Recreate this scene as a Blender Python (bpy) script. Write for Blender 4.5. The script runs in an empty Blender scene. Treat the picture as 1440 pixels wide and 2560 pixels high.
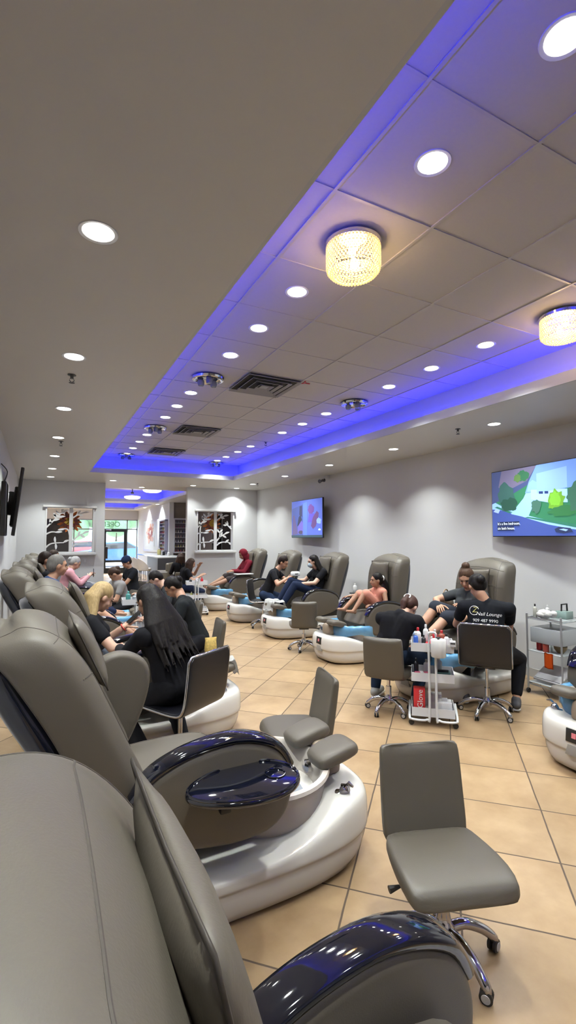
import bpy, bmesh, math, random
from mathutils import Vector, Matrix
from math import sin, cos, pi, radians, sqrt
random.seed(7)
S = bpy.context.scene
COL = S.collection
# ---------------------------------------------------------------- camera
FOC, TH, EYE = 1195.0, radians(27.5), 1.65
PITCH = math.atan(64 / FOC)
cd = bpy.data.cameras.new('camera'); cam = bpy.data.objects.new('camera', cd); COL.objects.link(cam)
cd.sensor_fit = 'HORIZONTAL'; cd.sensor_width = 36; cd.lens = 36 * FOC / 1440; cd.clip_start = .02; cd.clip_end = 300
cam.location = (0, 0, EYE); cam.rotation_euler = (pi / 2 + PITCH, 0, -TH)
S.camera = cam
# ---------------------------------------------------------------- world, exposure
S.view_settings.view_transform = 'Standard'; S.view_settings.look = 'None'; S.view_settings.gamma = 1
S.view_settings.use_curve_mapping = False
S.view_settings.exposure = 0.18
W = bpy.data.worlds.new('sky'); S.world = W; W.use_nodes = True
nt = W.node_tree; nt.nodes['Background'].inputs[0].default_value = (.62, .78, 1, 1); nt.nodes['Background'].inputs[1].default_value = 6.0
LP = 6.8          # power of one ceiling downlight, watts
sd = bpy.data.lights.new('sun', 'SUN'); sd.energy = 22; sd.angle = radians(1); sun = bpy.data.objects.new('sun', sd); COL.objects.link(sun)
sun.rotation_euler = (radians(48), 0, radians(150))
S.cycles.max_bounces = 6; S.cycles.diffuse_bounces = 3; S.cycles.glossy_bounces = 2; S.cycles.transmission_bounces = 4; S.cycles.transparent_max_bounces = 10
S.cycles.sample_clamp_indirect = 4; S.cycles.caustics_reflective = False; S.cycles.caustics_refractive = False
S.cycles.use_adaptive_sampling = True; S.cycles.adaptive_threshold = .05; S.cycles.use_denoising = True

# ---------------------------------------------------------------- materials
MATS = {}
def mat(name, col, rough=.5, metal=0, var=.06, scale=8, bump=0, bscale=200, coat=0, emit=0, trans=0, alpha=1, spec=.5, sheen=0):
    if name in MATS: return MATS[name]
    m = bpy.data.materials.new(name); m.use_nodes = True; n = m.node_tree.nodes; l = m.node_tree.links
    b = n['Principled BSDF']; I = b.inputs
    I['Base Color'].default_value = (*col, 1); I['Roughness'].default_value = rough; I['Metallic'].default_value = metal
    I['Coat Weight'].default_value = coat; I['Coat Roughness'].default_value = .05; I['Specular IOR Level'].default_value = spec
    I['Transmission Weight'].default_value = trans; I['Alpha'].default_value = alpha
    tc = None
    if var:
        tc = n.new('ShaderNodeTexCoord'); no = n.new('ShaderNodeTexNoise'); no.inputs['Scale'].default_value = scale; no.inputs['Detail'].default_value = 4
        mx = n.new('ShaderNodeMix'); mx.data_type = 'RGBA'
        mx.inputs[6].default_value = (*[c * (1 - var) for c in col], 1); mx.inputs[7].default_value = (*[min(1, c * (1 + var)) for c in col], 1)
        l.new(tc.outputs['Object'], no.inputs['Vector']); l.new(no.outputs['Fac'], mx.inputs[0]); l.new(mx.outputs[2], I['Base Color'])
    if bump:
        tc = tc or n.new('ShaderNodeTexCoord'); nb = n.new('ShaderNodeTexNoise'); nb.inputs['Scale'].default_value = bscale; nb.inputs['Detail'].default_value = 3
        bp = n.new('ShaderNodeBump'); bp.inputs['Strength'].default_value = bump; bp.inputs['Distance'].default_value = .002
        l.new(tc.outputs['Object'], nb.inputs['Vector']); l.new(nb.outputs['Fac'], bp.inputs['Height']); l.new(bp.outputs['Normal'], I['Normal'])
    if emit:
        I['Emission Color'].default_value = (*col, 1); I['Emission Strength'].default_value = emit
    MATS[name] = m; return m
def floor_mat():
    m = bpy.data.materials.new('floor_tile'); m.use_nodes = True; n = m.node_tree.nodes; l = m.node_tree.links; b = n['Principled BSDF']
    tc = n.new('ShaderNodeTexCoord'); sp = n.new('ShaderNodeSeparateXYZ'); l.new(tc.outputs['Object'], sp.inputs[0])
    T = .497
    def M(op, a, c=None):
        x = n.new('ShaderNodeMath'); x.operation = op
        for i, v in enumerate((a, c)):
            if v is None: continue
            if isinstance(v, (int, float)): x.inputs[i].default_value = v
            else: l.new(v, x.inputs[i])
        return x.outputs[0]
    p = M('MULTIPLY', M('SUBTRACT', sp.outputs[0], sp.outputs[1]), 1 / sqrt(2)); q = M('MULTIPLY', M('ADD', sp.outputs[0], sp.outputs[1]), 1 / sqrt(2))
    p = M('MULTIPLY', M('SUBTRACT', p, .065), 1 / T); q = M('MULTIPLY', M('SUBTRACT', q, .329), 1 / T)
    # wavy grout edges
    nz = n.new('ShaderNodeTexNoise'); nz.inputs['Scale'].default_value = 6; l.new(tc.outputs['Object'], nz.inputs['Vector'])
    w = M('MULTIPLY', M('SUBTRACT', nz.outputs['Fac'], .5), .012)
    def edge(v): return M('SUBTRACT', .5, M('ABSOLUTE', M('SUBTRACT', M('FRACT', M('ADD', v, w)), .5)))
    e = M('MINIMUM', edge(p), edge(q))
    g = n.new('ShaderNodeMapRange'); g.inputs[1].default_value = .006; g.inputs[2].default_value = .011; l.new(e, g.inputs[0])
    idn = n.new('ShaderNodeCombineXYZ'); l.new(M('FLOOR', p), idn.inputs[0]); l.new(M('FLOOR', q), idn.inputs[1])
    wn = n.new('ShaderNodeTexWhiteNoise'); l.new(idn.outputs[0], wn.inputs['Vector'])
    big = n.new('ShaderNodeTexNoise'); big.inputs['Scale'].default_value = 3.2; big.inputs['Detail'].default_value = 7; big.inputs['Roughness'].default_value = .6
    va = n.new('ShaderNodeVectorMath'); va.operation = 'MULTIPLY_ADD'; va.inputs[1].default_value = (9, 9, 9); l.new(wn.outputs['Color'], va.inputs[0]); l.new(tc.outputs['Object'], va.inputs[2]); l.new(va.outputs[0], big.inputs['Vector'])
    cr = n.new('ShaderNodeValToRGB'); l.new(big.outputs['Fac'], cr.inputs[0])
    cr.color_ramp.elements[0].position = .3; cr.color_ramp.elements[0].color = (.31, .20, .105, 1)
    cr.color_ramp.elements[1].position = .72; cr.color_ramp.elements[1].color = (.46, .325, .19, 1)
    br = n.new('ShaderNodeMix'); br.data_type = 'RGBA'; br.blend_type = 'MULTIPLY'; br.inputs[0].default_value = 1
    mr = n.new('ShaderNodeMapRange'); mr.inputs[3].default_value = .86; mr.inputs[4].default_value = 1.06; l.new(wn.outputs['Value'], mr.inputs[0])
    cc = n.new('ShaderNodeCombineXYZ'); [l.new(mr.outputs[0], cc.inputs[i]) for i in range(3)]
    l.new(cr.outputs[0], br.inputs[6]); l.new(cc.outputs[0], br.inputs[7])
    mx = n.new('ShaderNodeMix'); mx.data_type = 'RGBA'; mx.inputs[6].default_value = (.085, .06, .042, 1); l.new(g.outputs[0], mx.inputs[0]); l.new(br.outputs[2], mx.inputs[7]); l.new(mx.outputs[2], b.inputs['Base Color'])
    rr = n.new('ShaderNodeMapRange'); rr.inputs[3].default_value = .8; rr.inputs[4].default_value = .30; l.new(g.outputs[0], rr.inputs[0]); l.new(rr.outputs[0], b.inputs['Roughness'])
    bp = n.new('ShaderNodeBump'); bp.inputs['Distance'].default_value = .003; bp.inputs['Strength'].default_value = .6
    l.new(M('ADD', g.outputs[0], M('MULTIPLY', big.outputs['Fac'], .25)), bp.inputs['Height']); l.new(bp.outputs['Normal'], b.inputs['Normal'])
    return m
leather = mat('taupe_leather', (.110, .095, .075), .5, var=.05, scale=3, bump=.18, bscale=260)
seamm = mat('seam_thread', (.07, .06, .05), .7)
navy = mat('navy_gloss_shell', (.006, .009, .022), .09, coat=.6, var=.02)
blackg = mat('black_gloss', (.004, .005, .011), .05, coat=1, var=.02)
acry = mat('white_acrylic', (.80, .77, .72), .13, coat=.6, var=.03, scale=4)
cream = mat('cream_bowl', (.60, .55, .50), .22, coat=.4, var=.03)
chrome = mat('chrome', (.8, .8, .82), .08, 1, var=.02)
blackp = mat('black_plastic', (.012, .012, .013), .45, var=.1)
whitep = mat('white_paint_metal', (.78, .79, .81), .3, var=.02)
wallm = mat('wall_paint', (.72, .725, .74), .75, var=.025, scale=1.5, bump=.1, bscale=90)
ceilm = mat('ceiling_paint', (.80, .785, .75), .42, var=.02, scale=2, bump=.05, bscale=60)
tilem = mat('ceiling_panel', (.60, .585, .555), .8, var=.03, scale=60, bump=.15, bscale=120)
gridm = mat('ceiling_tee', (.56, .55, .53), .4)
trimm = mat('white_trim', (.74, .74, .74), .4, var=.02)
brownw = mat('taupe_wall', (.19, .16, .14), .7)
liner = mat('blue_liner', (.16, .42, .80), .2, var=.45, scale=9, trans=.25, bump=1.0, bscale=16, coat=.6)
glassm = mat('clear_glass', (.9, .97, .96), .02, alpha=.12, var=0)
def principled_emit(name, col, strength): return mat(name, col, .5, emit=strength, var=0)

# ---------------------------------------------------------------- mesh helpers
def link(me, name, m=None, parent=None):
    o = bpy.data.objects.new(name, me); COL.objects.link(o)
    if m is not None and not me.materials:
        for k in (m if isinstance(m, (list, tuple)) else [m]): me.materials.append(k)
    if parent is not None: o.parent = parent
    return o
def smooth(me, ang=40):
    me.shade_smooth()
    if ang < 180: me.set_sharp_from_angle(angle=radians(ang))
def obj(name, bm, m=None, parent=None, ang=40):
    me = bpy.data.meshes.new(name); bmesh.ops.recalc_face_normals(bm, faces=bm.faces); bm.to_mesh(me); bm.free(); smooth(me, ang)
    return link(me, name, m, parent)
def thing(name, label, cat, loc=(0, 0, 0), rz=0, group=None):
    o = bpy.data.objects.new(name, None); COL.objects.link(o); o.location = loc; o.rotation_euler = (0, 0, rz); o.empty_display_size = .05
    o['label'] = label; o['category'] = cat
    if group: o['group'] = group
    return o
def tag(o, label, cat, group=None, kind=None):
    if label: o['label'] = label
    if cat: o['category'] = cat
    if group: o['group'] = group
    if kind: o['kind'] = kind
    return o
def struct(o, label=None):
    o['kind'] = 'structure'
    if label: o['label'] = label; 
    return o
def dup(root, loc, rz, label, group=None, skip=()):
    r = root.copy(); COL.objects.link(r); r.location = loc; r.rotation_euler = (0, 0, rz); r['label'] = label
    if group: r['group'] = group
    for ch in list(root.children):
        if ch.name.split('.')[0] in skip: continue
        c = ch.copy(); COL.objects.link(c); c.parent = r
        for g in list(ch.children):
            d = g.copy(); COL.objects.link(d); d.parent = c
    return r
def apply_mods(me, mods):
    """mods: list of (type, dict); returns a new mesh with them applied"""
    o = bpy.data.objects.new('work', me); COL.objects.link(o)
    for t, kw in mods:
        md = o.modifiers.new(t, t)
        for k, v in kw.items(): setattr(md, k, v)
    dg = bpy.context.evaluated_depsgraph_get(); dg.update()
    nm = bpy.data.meshes.new_from_object(o.evaluated_get(dg), depsgraph=dg)
    bpy.data.objects.remove(o); return nm
def subd(bm, name, m, parent, lv=1, ang=180):
    me = bpy.data.meshes.new(name); bmesh.ops.recalc_face_normals(bm, faces=bm.faces); bm.to_mesh(me); bm.free()
    nm = apply_mods(me, [('SUBSURF', dict(levels=lv, render_levels=lv))]); nm.name = name; smooth(nm, ang)
    return link(nm, name, m, parent)
def B(): return bmesh.new()
def add_box(bm, c, s, r=0, seg=2, rot=None):
    t = bmesh.new(); bmesh.ops.create_cube(t, size=1); bmesh.ops.scale(t, vec=s, verts=t.verts)
    if r: bmesh.ops.bevel(t, geom=list(t.edges), offset=min(r, min(s) * .49), segments=seg, affect='EDGES', profile=.5)
    M = Matrix.Translation(c) @ (rot.to_4x4() if rot is not None else Matrix())
    merge(bm, t, M)
def merge(bm, t, M=None):
    me = bpy.data.meshes.new('t'); 
    if M is not None: bmesh.ops.transform(t, matrix=M, verts=t.verts)
    t.to_mesh(me); t.free(); bm.from_mesh(me); bpy.data.meshes.remove(me)
def RZ(a): return Matrix.Rotation(a, 3, 'Z')
def RX(a): return Matrix.Rotation(a, 3, 'X')
def RY(a): return Matrix.Rotation(a, 3, 'Y')
def frame(d):
    d = Vector(d).normalized(); u = Vector((0, 0, 1)) if abs(d.z) < .95 else Vector((1, 0, 0)); s = d.cross(u).normalized(); return s, s.cross(d).normalized(), d
def add_tube(bm, pts, r, n=10, cap=True, closed=False):
    pts = [Vector(p) for p in pts]; N = len(pts); rr = r if isinstance(r, (list, tuple)) else [r] * N
    prev = None; rings = []
    for i, p in enumerate(pts):
        if closed: d = (pts[(i + 1) % N] - pts[i - 1])
        else: d = pts[min(i + 1, N - 1)] - pts[max(i - 1, 0)]
        d.normalize()
        if prev is None: s, u, _ = frame(d)
        else:
            s = prev - d * prev.dot(d)
            s = s.normalized() if s.length > 1e-6 else frame(d)[0]
            u = d.cross(s)
        prev = s
        rings.append([bm.verts.new(p + (s * cos(2 * pi * k / n) + u * sin(2 * pi * k / n)) * rr[i]) for k in range(n)])
    for i in range(N if closed else N - 1):
        a, b = rings[i], rings[(i + 1) % N]
        for k in range(n): bm.faces.new((a[k], a[(k + 1) % n], b[(k + 1) % n], b[k]))
    if cap and not closed: bm.faces.new(rings[0][::-1]); bm.faces.new(rings[-1])
def smooth_path(pts, k=6):
    P = [Vector(p) for p in pts]; out = []
    for i in range(len(P) - 1):
        p0, p1, p2, p3 = P[max(i - 1, 0)], P[i], P[i + 1], P[min(i + 2, len(P) - 1)]
        for j in range(k):
            t = j / k
            out.append(.5 * ((2 * p1) + (p2 - p0) * t + (2 * p0 - 5 * p1 + 4 * p2 - p3) * t * t + (3 * p1 - p0 - 3 * p2 + p3) * t ** 3))
    out.append(P[-1]); return out
def add_lathe(bm, prof, c=(0, 0, 0), n=24, sx=1, sy=1, capb=True, capt=True):
    c = Vector(c); rings = [[bm.verts.new(c + Vector((r * cos(2 * pi * k / n) * sx, r * sin(2 * pi * k / n) * sy, z))) for k in range(n)] for r, z in prof]
    for a, b in zip(rings, rings[1:]):
        for k in range(n): bm.faces.new((a[k], a[(k + 1) % n], b[(k + 1) % n], b[k]))
    if capb: bm.faces.new(rings[0][::-1])
    if capt: bm.faces.new(rings[-1])
def add_loft(bm, rings, cap=True):
    R = [[bm.verts.new(p) for p in r] for r in rings]; n = len(R[0])
    for a, b in zip(R, R[1:]):
        for k in range(n): bm.faces.new((a[k], a[(k + 1) % n], b[(k + 1) % n], b[k]))
    if cap: bm.faces.new(R[0][::-1]); bm.faces.new(R[-1])
def add_prism(bm, pts, z0, z1, axis='y', r=0, seg=2):
    """pts 2-D outline (a,b); axis y: a->x b->z extruded over y; axis z: a->x b->y extruded over z; axis x: a->y b->z"""
    f = {'y': lambda a, b, t: (a, t, b), 'z': lambda a, b, t: (a, b, t), 'x': lambda a, b, t: (t, a, b)}[axis]
    t = bmesh.new(); A = [t.verts.new(f(a, b, z0)) for a, b in pts]; Bv = [t.verts.new(f(a, b, z1)) for a, b in pts]; n = len(pts)
    fa = t.faces.new(A); fb = t.faces.new(Bv[::-1])
    for i in range(n): t.faces.new((A[i], Bv[i], Bv[(i + 1) % n], A[(i + 1) % n]))
    bmesh.ops.recalc_face_normals(t, faces=t.faces)
    if r: bmesh.ops.bevel(t, geom=list(fa.edges) + list(fb.edges), offset=r, segments=seg, affect='EDGES', profile=.5)
    merge(bm, t)
def arc_pts(cx, cy, r, a0, a1, n=8): return [(cx + r * cos(radians(a0 + (a1 - a0) * i / n)), cy + r * sin(radians(a0 + (a1 - a0) * i / n))) for i in range(n + 1)]
def rrect(w, h, r, n=5, cx=0, cy=0):
    o = []
    for sx, sy, a in ((1, 1, 0), (-1, 1, 90), (-1, -1, 180), (1, -1, 270)):
        o += arc_pts(cx + sx * (w / 2 - r), cy + sy * (h / 2 - r), r, a, a + 90, n)
    return o
def section(c, wd, nd, w, t, e=.35, n=16):
    c, wd, nd = Vector(c), Vector(wd).normalized(), Vector(nd).normalized(); o = []
    for k in range(n):
        a = 2 * pi * (k + .5) / n; x, y = cos(a), sin(a)
        o.append(c + wd * (w / 2 * math.copysign(abs(x) ** e, x)) + nd * (t / 2 * math.copysign(abs(y) ** e, y)))
    return o
def text_mesh(txt, size, m, name, parent=None, ext=.0006, align='CENTER', shear=0):
    cu = bpy.data.curves.new('txt', 'FONT'); cu.body = txt; cu.size = size; cu.extrude = ext; cu.align_x = align; cu.align_y = 'CENTER'; cu.resolution_u = 3; cu.shear = shear
    o = bpy.data.objects.new('txt', cu); COL.objects.link(o); dg = bpy.context.evaluated_depsgraph_get(); dg.update()
    me = bpy.data.meshes.new_from_object(o.evaluated_get(dg)); bpy.data.objects.remove(o); me.materials.clear()
    return link(me, name, m, parent)
def boxo(name, c, s, m, parent=None, r=0, rot=None):
    b = B(); add_box(b, c, s, r, rot=rot); return obj(name, b, m, parent)

# ================================================================ THE ROOM
XL, XR, YF, YN = -.43, 5.25, 11.9, -3.0
ZS, ZT = 2.93, 3.30
TX0, TX1, TY0, TY1 = .83, 3.86, -2.0, 10.05
X2, Y2 = 4.2, 23.6          # front room side wall, storefront
fm = floor_mat()
b = B(); add_box(b, (2.4, 12.5, -.05), (7.4, 31.5, .1)); struct(obj('floor', b, fm), 'beige square floor tiles laid diagonally')
def wallbox(name, x0, x1, y0, y1, z0=0, z1=3.4, m=wallm, label=None):
    b = B(); add_box(b, ((x0 + x1) / 2, (y0 + y1) / 2, (z0 + z1) / 2), (x1 - x0, y1 - y0, z1 - z0)); o = obj(name, b, m); return struct(o, label)
wallbox('wall_left', XL - .12, XL, YN, Y2, label='white left wall behind the chairs')
wallbox('wall_right', XR, XR + .12, YN, Y2, label='white right wall with the screens')
wallbox('wall_near', XL - .12, XR + .12, YN - .12, YN, label='white wall behind the camera')
# far wall with its two window openings
WN = [(.14, 1.11, 1.33, 2.32), (3.58, 4.55, 1.33, 2.32)]
b = B()
def seg(x0, x1, z0, z1): add_box(b, ((x0 + x1) / 2, YF + .07, (z0 + z1) / 2), (x1 - x0, .14, z1 - z0))
for (xa, xb), (w0, w1, z0, z1) in (((XL, 1.36), WN[0]), ((3.32, XR), WN[1])):
    seg(xa, w0, 0, ZS + .4); seg(w1, xb, 0, ZS + .4); seg(w0, w1, 0, z0); seg(w0, w1, z1, ZS + .4)
struct(obj('wall_far', b, wallm), 'white far wall with two cut-out windows and a wide opening')
# soffit and trays: underside built as slabs around two tray openings
def soffit(name, x0, x1, y0, y1, label): 
    b = B(); add_box(b, ((x0 + x1) / 2, (y0 + y1) / 2, ZS + .02), (x1 - x0, y1 - y0, .04)); return struct(obj(name, b, ceilm), label)
T2, T3 = (13.0, 17.6), (18.6, 22.7)
soffit('ceiling', XL, TX0, YN, Y2, 'lowered smooth ceiling band along the left wall')
soffit('ceiling', TX1, XR, YN, Y2, 'lowered smooth ceiling band along the right wall')
for a_, c_ in ((YN, TY0), (TY1, T2[0]), (T2[1], T3[0]), (T3[1], Y2)): soffit('ceiling', TX0, TX1, a_, c_, 'lowered smooth ceiling band across the room')
bluem = principled_emit('blue_led', (.012, .02, 1.0), 42.0)
lipm = mat('cove_lip', (.72, .73, .74), .5, var=.02)
RC = .17    # how far the recess reaches behind the lip
for i, (y0, y1) in enumerate(((TY0, TY1), T2, T3)):
    b = B(); add_box(b, ((TX0 + TX1) / 2, (y0 + y1) / 2, ZT + .02), (TX1 - TX0 + 2 * RC, y1 - y0 + 2 * RC, .04)); t = struct(obj('ceiling_tray', b, tilem), 'raised panel ceiling inside the blue cove')
    b = B()   # recess wall
    for x in (TX0 - RC - .01, TX1 + RC + .01): add_box(b, (x, (y0 + y1) / 2, (ZS + ZT) / 2 + .02), (.02, y1 - y0 + 2 * RC + .04, ZT - ZS))
    for y in (y0 - RC - .01, y1 + RC + .01): add_box(b, ((TX0 + TX1) / 2, y, (ZS + ZT) / 2 + .02), (TX1 - TX0 + 2 * RC, .02, ZT - ZS))
    struct(obj('trim_%d' % (3 * i + 1), b, wallm), 'upright recess wall lit by the blue strip')
    b = B()   # lip: upright fascia
    for x in (TX0 + .01, TX1 - .01): add_box(b, (x, (y0 + y1) / 2, ZS + .05), (.02, y1 - y0, .098))
    for y in (y0 + .01, y1 - .01): add_box(b, ((TX0 + TX1) / 2, y, ZS + .05), (TX1 - TX0 - .04, .02, .098))
    struct(obj('trim_%d' % (3 * i + 2), b, lipm), 'white lip of the light cove')
    t = thing('led_strip', ['blue light strip running round the long ceiling tray', 'blue light strip round the nearer tray of the front room', 'blue light strip round the farthest tray by the entrance'][i], 'light strip', ((TX0 + TX1) / 2, (y0 + y1) / 2, ZS + .055))
    cx_, cy_ = (TX0 + TX1) / 2, (y0 + y1) / 2
    for dx, dy, sx, sy in ((-(TX1 - TX0) / 2 - .145, 0, .015, y1 - y0), ((TX1 - TX0) / 2 + .145, 0, .015, y1 - y0), (0, -(y1 - y0) / 2 - .145, TX1 - TX0 + .08, .015), (0, (y1 - y0) / 2 + .145, TX1 - TX0 + .08, .015)):
        boxo('light_tape', (dx, dy, 0), (sx, sy, .012), bluem, t)
# suspended grid on the tray
b = B()
gx = [1.205 + .61 * k for k in range(5)]; gy = [TY0 - .1 + 0]; 
y = 1.835 - .6175 * 7
ys = []
while y < TY1 + RC:
    if y > TY0 - RC: ys.append(y)
    y += .6175
for x in gx: add_box(b, (x, (TY0 + TY1) / 2, ZT - .0005), (.016, TY1 - TY0 + 2 * RC, .012))
for y in ys: add_box(b, ((TX0 + TX1) / 2, y, ZT - .0003), (TX1 - TX0 + 2 * RC, .015, .009))
struct(obj('trim_20', b, gridm), 'thin white tee grid of the panel ceiling')
# front room side wall and recess
wallbox('wall_front_side', X2, X2 + .1, 17.4, Y2, label='white side wall of the front room'); wallbox('wall_front_recess', XR - .06, XR, YF + .2, 17.4, m=brownw, label='taupe recess wall of the front room')
wallbox('trim_21', X2 - .03, X2 + .13, 17.3, 17.42, m=trimm, label='white corner post in the front room'); wallbox('wall_front_return', X2 + .13, XR, 17.4, 17.5, m=brownw, label='taupe return wall of the recess')
# storefront
b = B()
for x0, x1, z0, z1 in ((XL, XR, 2.50, 3.4), (XL, .2, 0, 2.5)): add_box(b, ((x0 + x1) / 2, Y2 + .06, (z0 + z1) / 2), (x1 - x0, .12, z1 - z0))
struct(obj('wall_storefront', b, wallm), 'white header above the shop windows')
alu = mat('dark_anodised_frame', (.025, .03, .032), .35, .3); aluw = mat('grey_anodised_frame', (.35, .38, .38), .4, .3)
b = B()
for x in (.22, 1.4, 2.62, 3.70, 4.16): add_box(b, (x, Y2 + .06, 1.25), (.05, .1, 2.5))
for z in (2.04, 2.48, .04):
    add_box(b, (2.2, Y2 + .06, z), (3.96, .1, .05 if z > .1 else .08))
struct(obj('window_3', b, aluw), 'aluminium frame of the shop window')
g_ = struct(boxo('window_glass_pane', (2.2, Y2 + .06, 1.25), (3.9, .008, 2.4), glassm), 'clear shop window glass'); g_.parent = None
d = thing('door_1', 'dark framed glass entrance door at the far end of the front room', 'door', (3.16, Y2 - .02, 0)); d['kind'] = 'structure'
b = B()
for x in (-.46, .46): add_box(b, (x, 0, 1.03), (.13, .05, 2.02))
for z, h in ((1.98, .12), (.12, .24), (.55, .1)): add_box(b, (0, 0, z), (.82, .05, h))
obj('door_frame', b, alu, d); boxo('door_handle', (-.36, -.05, 1.05), (.04, .04, .3), chrome, d, .01); boxo('mail_box', (-.42, -.06, .95), (.2, .08, .55), blackp, d, .01); boxo('door_closer', (-.3, -.05, 2.0), (.25, .05, .05), chrome, d, .01)
# window trims
for i, (w0, w1, z0, z1) in enumerate(WN):
    b = B(); add_box(b, ((w0 + w1) / 2 + .0, YF - .03, z1 + .03), (w1 - w0 + .14, .09, .05), .006); add_box(b, ((w0 + w1) / 2, YF - .04, z0 - .05), (w1 - w0 + .14, .12, .06), .008)
    for x in (w0 - .005, w1 + .005): add_box(b, (x, YF + .05, (z0 + z1) / 2), (.03, .17, z1 - z0))
    struct(obj('window_%d' % (i + 1), b, trimm), 'white sill and head trim of the cut-out window')
# baseboards (grey rubber base)
basem = mat('baseboard_paint', (.5, .5, .5), .5)
b = B(); add_box(b, (XR - .006, (YN + YF) / 2, .05), (.012, YF - YN, .1)); struct(obj('baseboard_right', b, basem))
b = B(); add_box(b, (XL + .006, (YN + YF) / 2, .05), (.012, YF - YN, .1)); struct(obj('baseboard_left', b, basem))
b = B(); add_box(b, ((XL + 1.36) / 2, YF - .006, .05), (1.36 - XL, .012, .1)); add_box(b, ((XR + 3.32) / 2, YF - .006, .05), (XR - 3.32, .012, .1)); struct(obj('baseboard_far', b, basem))

# ================================================================ CEILING FIXTURES
lampm = principled_emit('lamp_lens', (1, .97, .93), 14)
def downlight_proto():
    t = thing('downlight', 'x', 'ceiling light')
    b = B(); add_lathe(b, [(.078, -.001), (.098, -.004), (.101, 0), (.078, .001)], n=32, capb=False, capt=False); obj('trim_ring', b, whitep, t)
    b = B(); add_lathe(b, [(.0005, -.004), (.04, -.0045), (.079, -.002)], n=32, capt=False); obj('lens', b, lampm, t)
    return t
LD = bpy.data.lights.new('downlight_lamp', 'AREA'); LD.shape = 'DISK'; LD.size = .15; LD.energy = LP; LD.color = (.94, .99, .95); LD.spread = radians(112)
DL = downlight_proto(); first = True
LD2 = LD.copy(); LD2.energy = LP * 2.6
def place_dl(x, y, z, label, group, s=.80, lampon=True, e=None):
    global first
    if first: o = DL; o.location = (x, y, z); o['label'] = label; o['group'] = group; first = False
    else: o = dup(DL, (x, y, z), 0, label, group)
    o.scale = (s, s, 1)
    if lampon:
        l = bpy.data.objects.new('downlight_lamp', LD2 if y > 12.2 else LD); COL.objects.link(l); l.location = (0, 0, -.008); l.parent = o; l.visible_camera = False
    return o
def nth(i, n, what, a='nearest', z='farthest'):
    a, z = 'the nearest', 'the farthest'
    w = ['second', 'third', 'fourth', 'fifth', 'sixth', 'seventh', 'eighth', 'ninth', 'tenth', 'eleventh', 'twelfth', 'thirteenth']
    return a + ' ' + what if i == 0 else z + ' ' + what if i == n - 1 else 'the ' + w[i - 1] + ' ' + what + ', counted from the camera'
ly = [2.09 + 1.545 * k - .0 for k in (0, 1, 2, 3, 4, 5, 6)]; ly = [2.09, 3.65, 5.19, 6.74, 8.3, 9.85, 11.2]
for i, y in enumerate([-1.2, .5] + ly): place_dl(.19, y, ZS, ('round recessed light in the left ceiling band, behind the camera' if y < 1 else nth(i - 2, 7, 'recessed light in the left ceiling band')), 'recessed lights in the left ceiling band')
ty = [1.5 + .63 * k for k in range(-4, 15)]
tl = [.90, 1.50, 2.75, 3.38, 4.01, 5.28, 5.90, 6.53, 7.79, 8.42, 9.08]
for i, y in enumerate([-1.2] + tl): place_dl(1.5, y, ZT, ('round recessed light of the left row in the raised tray, behind the camera' if i == 0 else nth(i - 1, 11, 'recessed light of the left tray row')), 'recessed lights of the left tray row', lampon=(i % 2 == 0))
tr = [.9, 1.5, 2.78, 3.42, 4.06, 5.35, 6.0, 6.65, 7.92, 8.55, 9.2, 9.75]
for i, y in enumerate(tr): place_dl(3.36, y, ZT, ('round recessed light of the right tray row, right of the frame edge' if i < 2 else nth(i - 2, 10, 'recessed light of the right tray row')), 'recessed lights of the right tray row', lampon=(i % 2 == 0))
place_dl(1.5, 9.75, ZT, 'last round light of the left tray row, beside the far chrome fixture', 'recessed lights of the left tray row', lampon=False)
ry = [.2, 1.93, 3.66, 5.39, 7.12, 8.84, 10.53, 11.6]
for i, y in enumerate(ry): place_dl(4.53, y, ZS, ('recessed light of the right ceiling band outside the frame, %s' % ('beside the camera' if i == 0 else 'near the big screen') if i < 2 else nth(i - 2, 6, 'recessed light in the right ceiling band')), 'recessed lights in the right ceiling band')
for i, (x, y) in enumerate([(3.34, 11.48), (1.45, 11.3)]): place_dl(x, y, ZS, ['round recessed light in front of the opening, right side', 'round recessed light in front of the opening, left side'][i], 'recessed lights by the opening', lampon=False)
for i, (x, y, z) in enumerate([(4.0, 13.3, ZS), (4.02, 18.6, ZS), (4.0, 21, ZS), (1.6, 14.2, ZT), (2.9, 14.2, ZT), (1.6, 16.2, ZT), (2.9, 16.2, ZT), (1.8, 20.5, ZT), (3, 20.5, ZT), (2.3, 12.5, ZS)]):
    place_dl(x, y, z, 'round recessed light in the front room ceiling, ' + ['beside the opening', 'above the polish rack', 'above the flower picture', 'left one before the hanging lamp', 'right one before the hanging lamp', 'left one beyond the hanging lamp', 'right one beyond the hanging lamp', 'left one in the farthest tray', 'right one in the farthest tray', 'just past the opening'][i], 'recessed lights of the front room', lampon=True)
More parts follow.
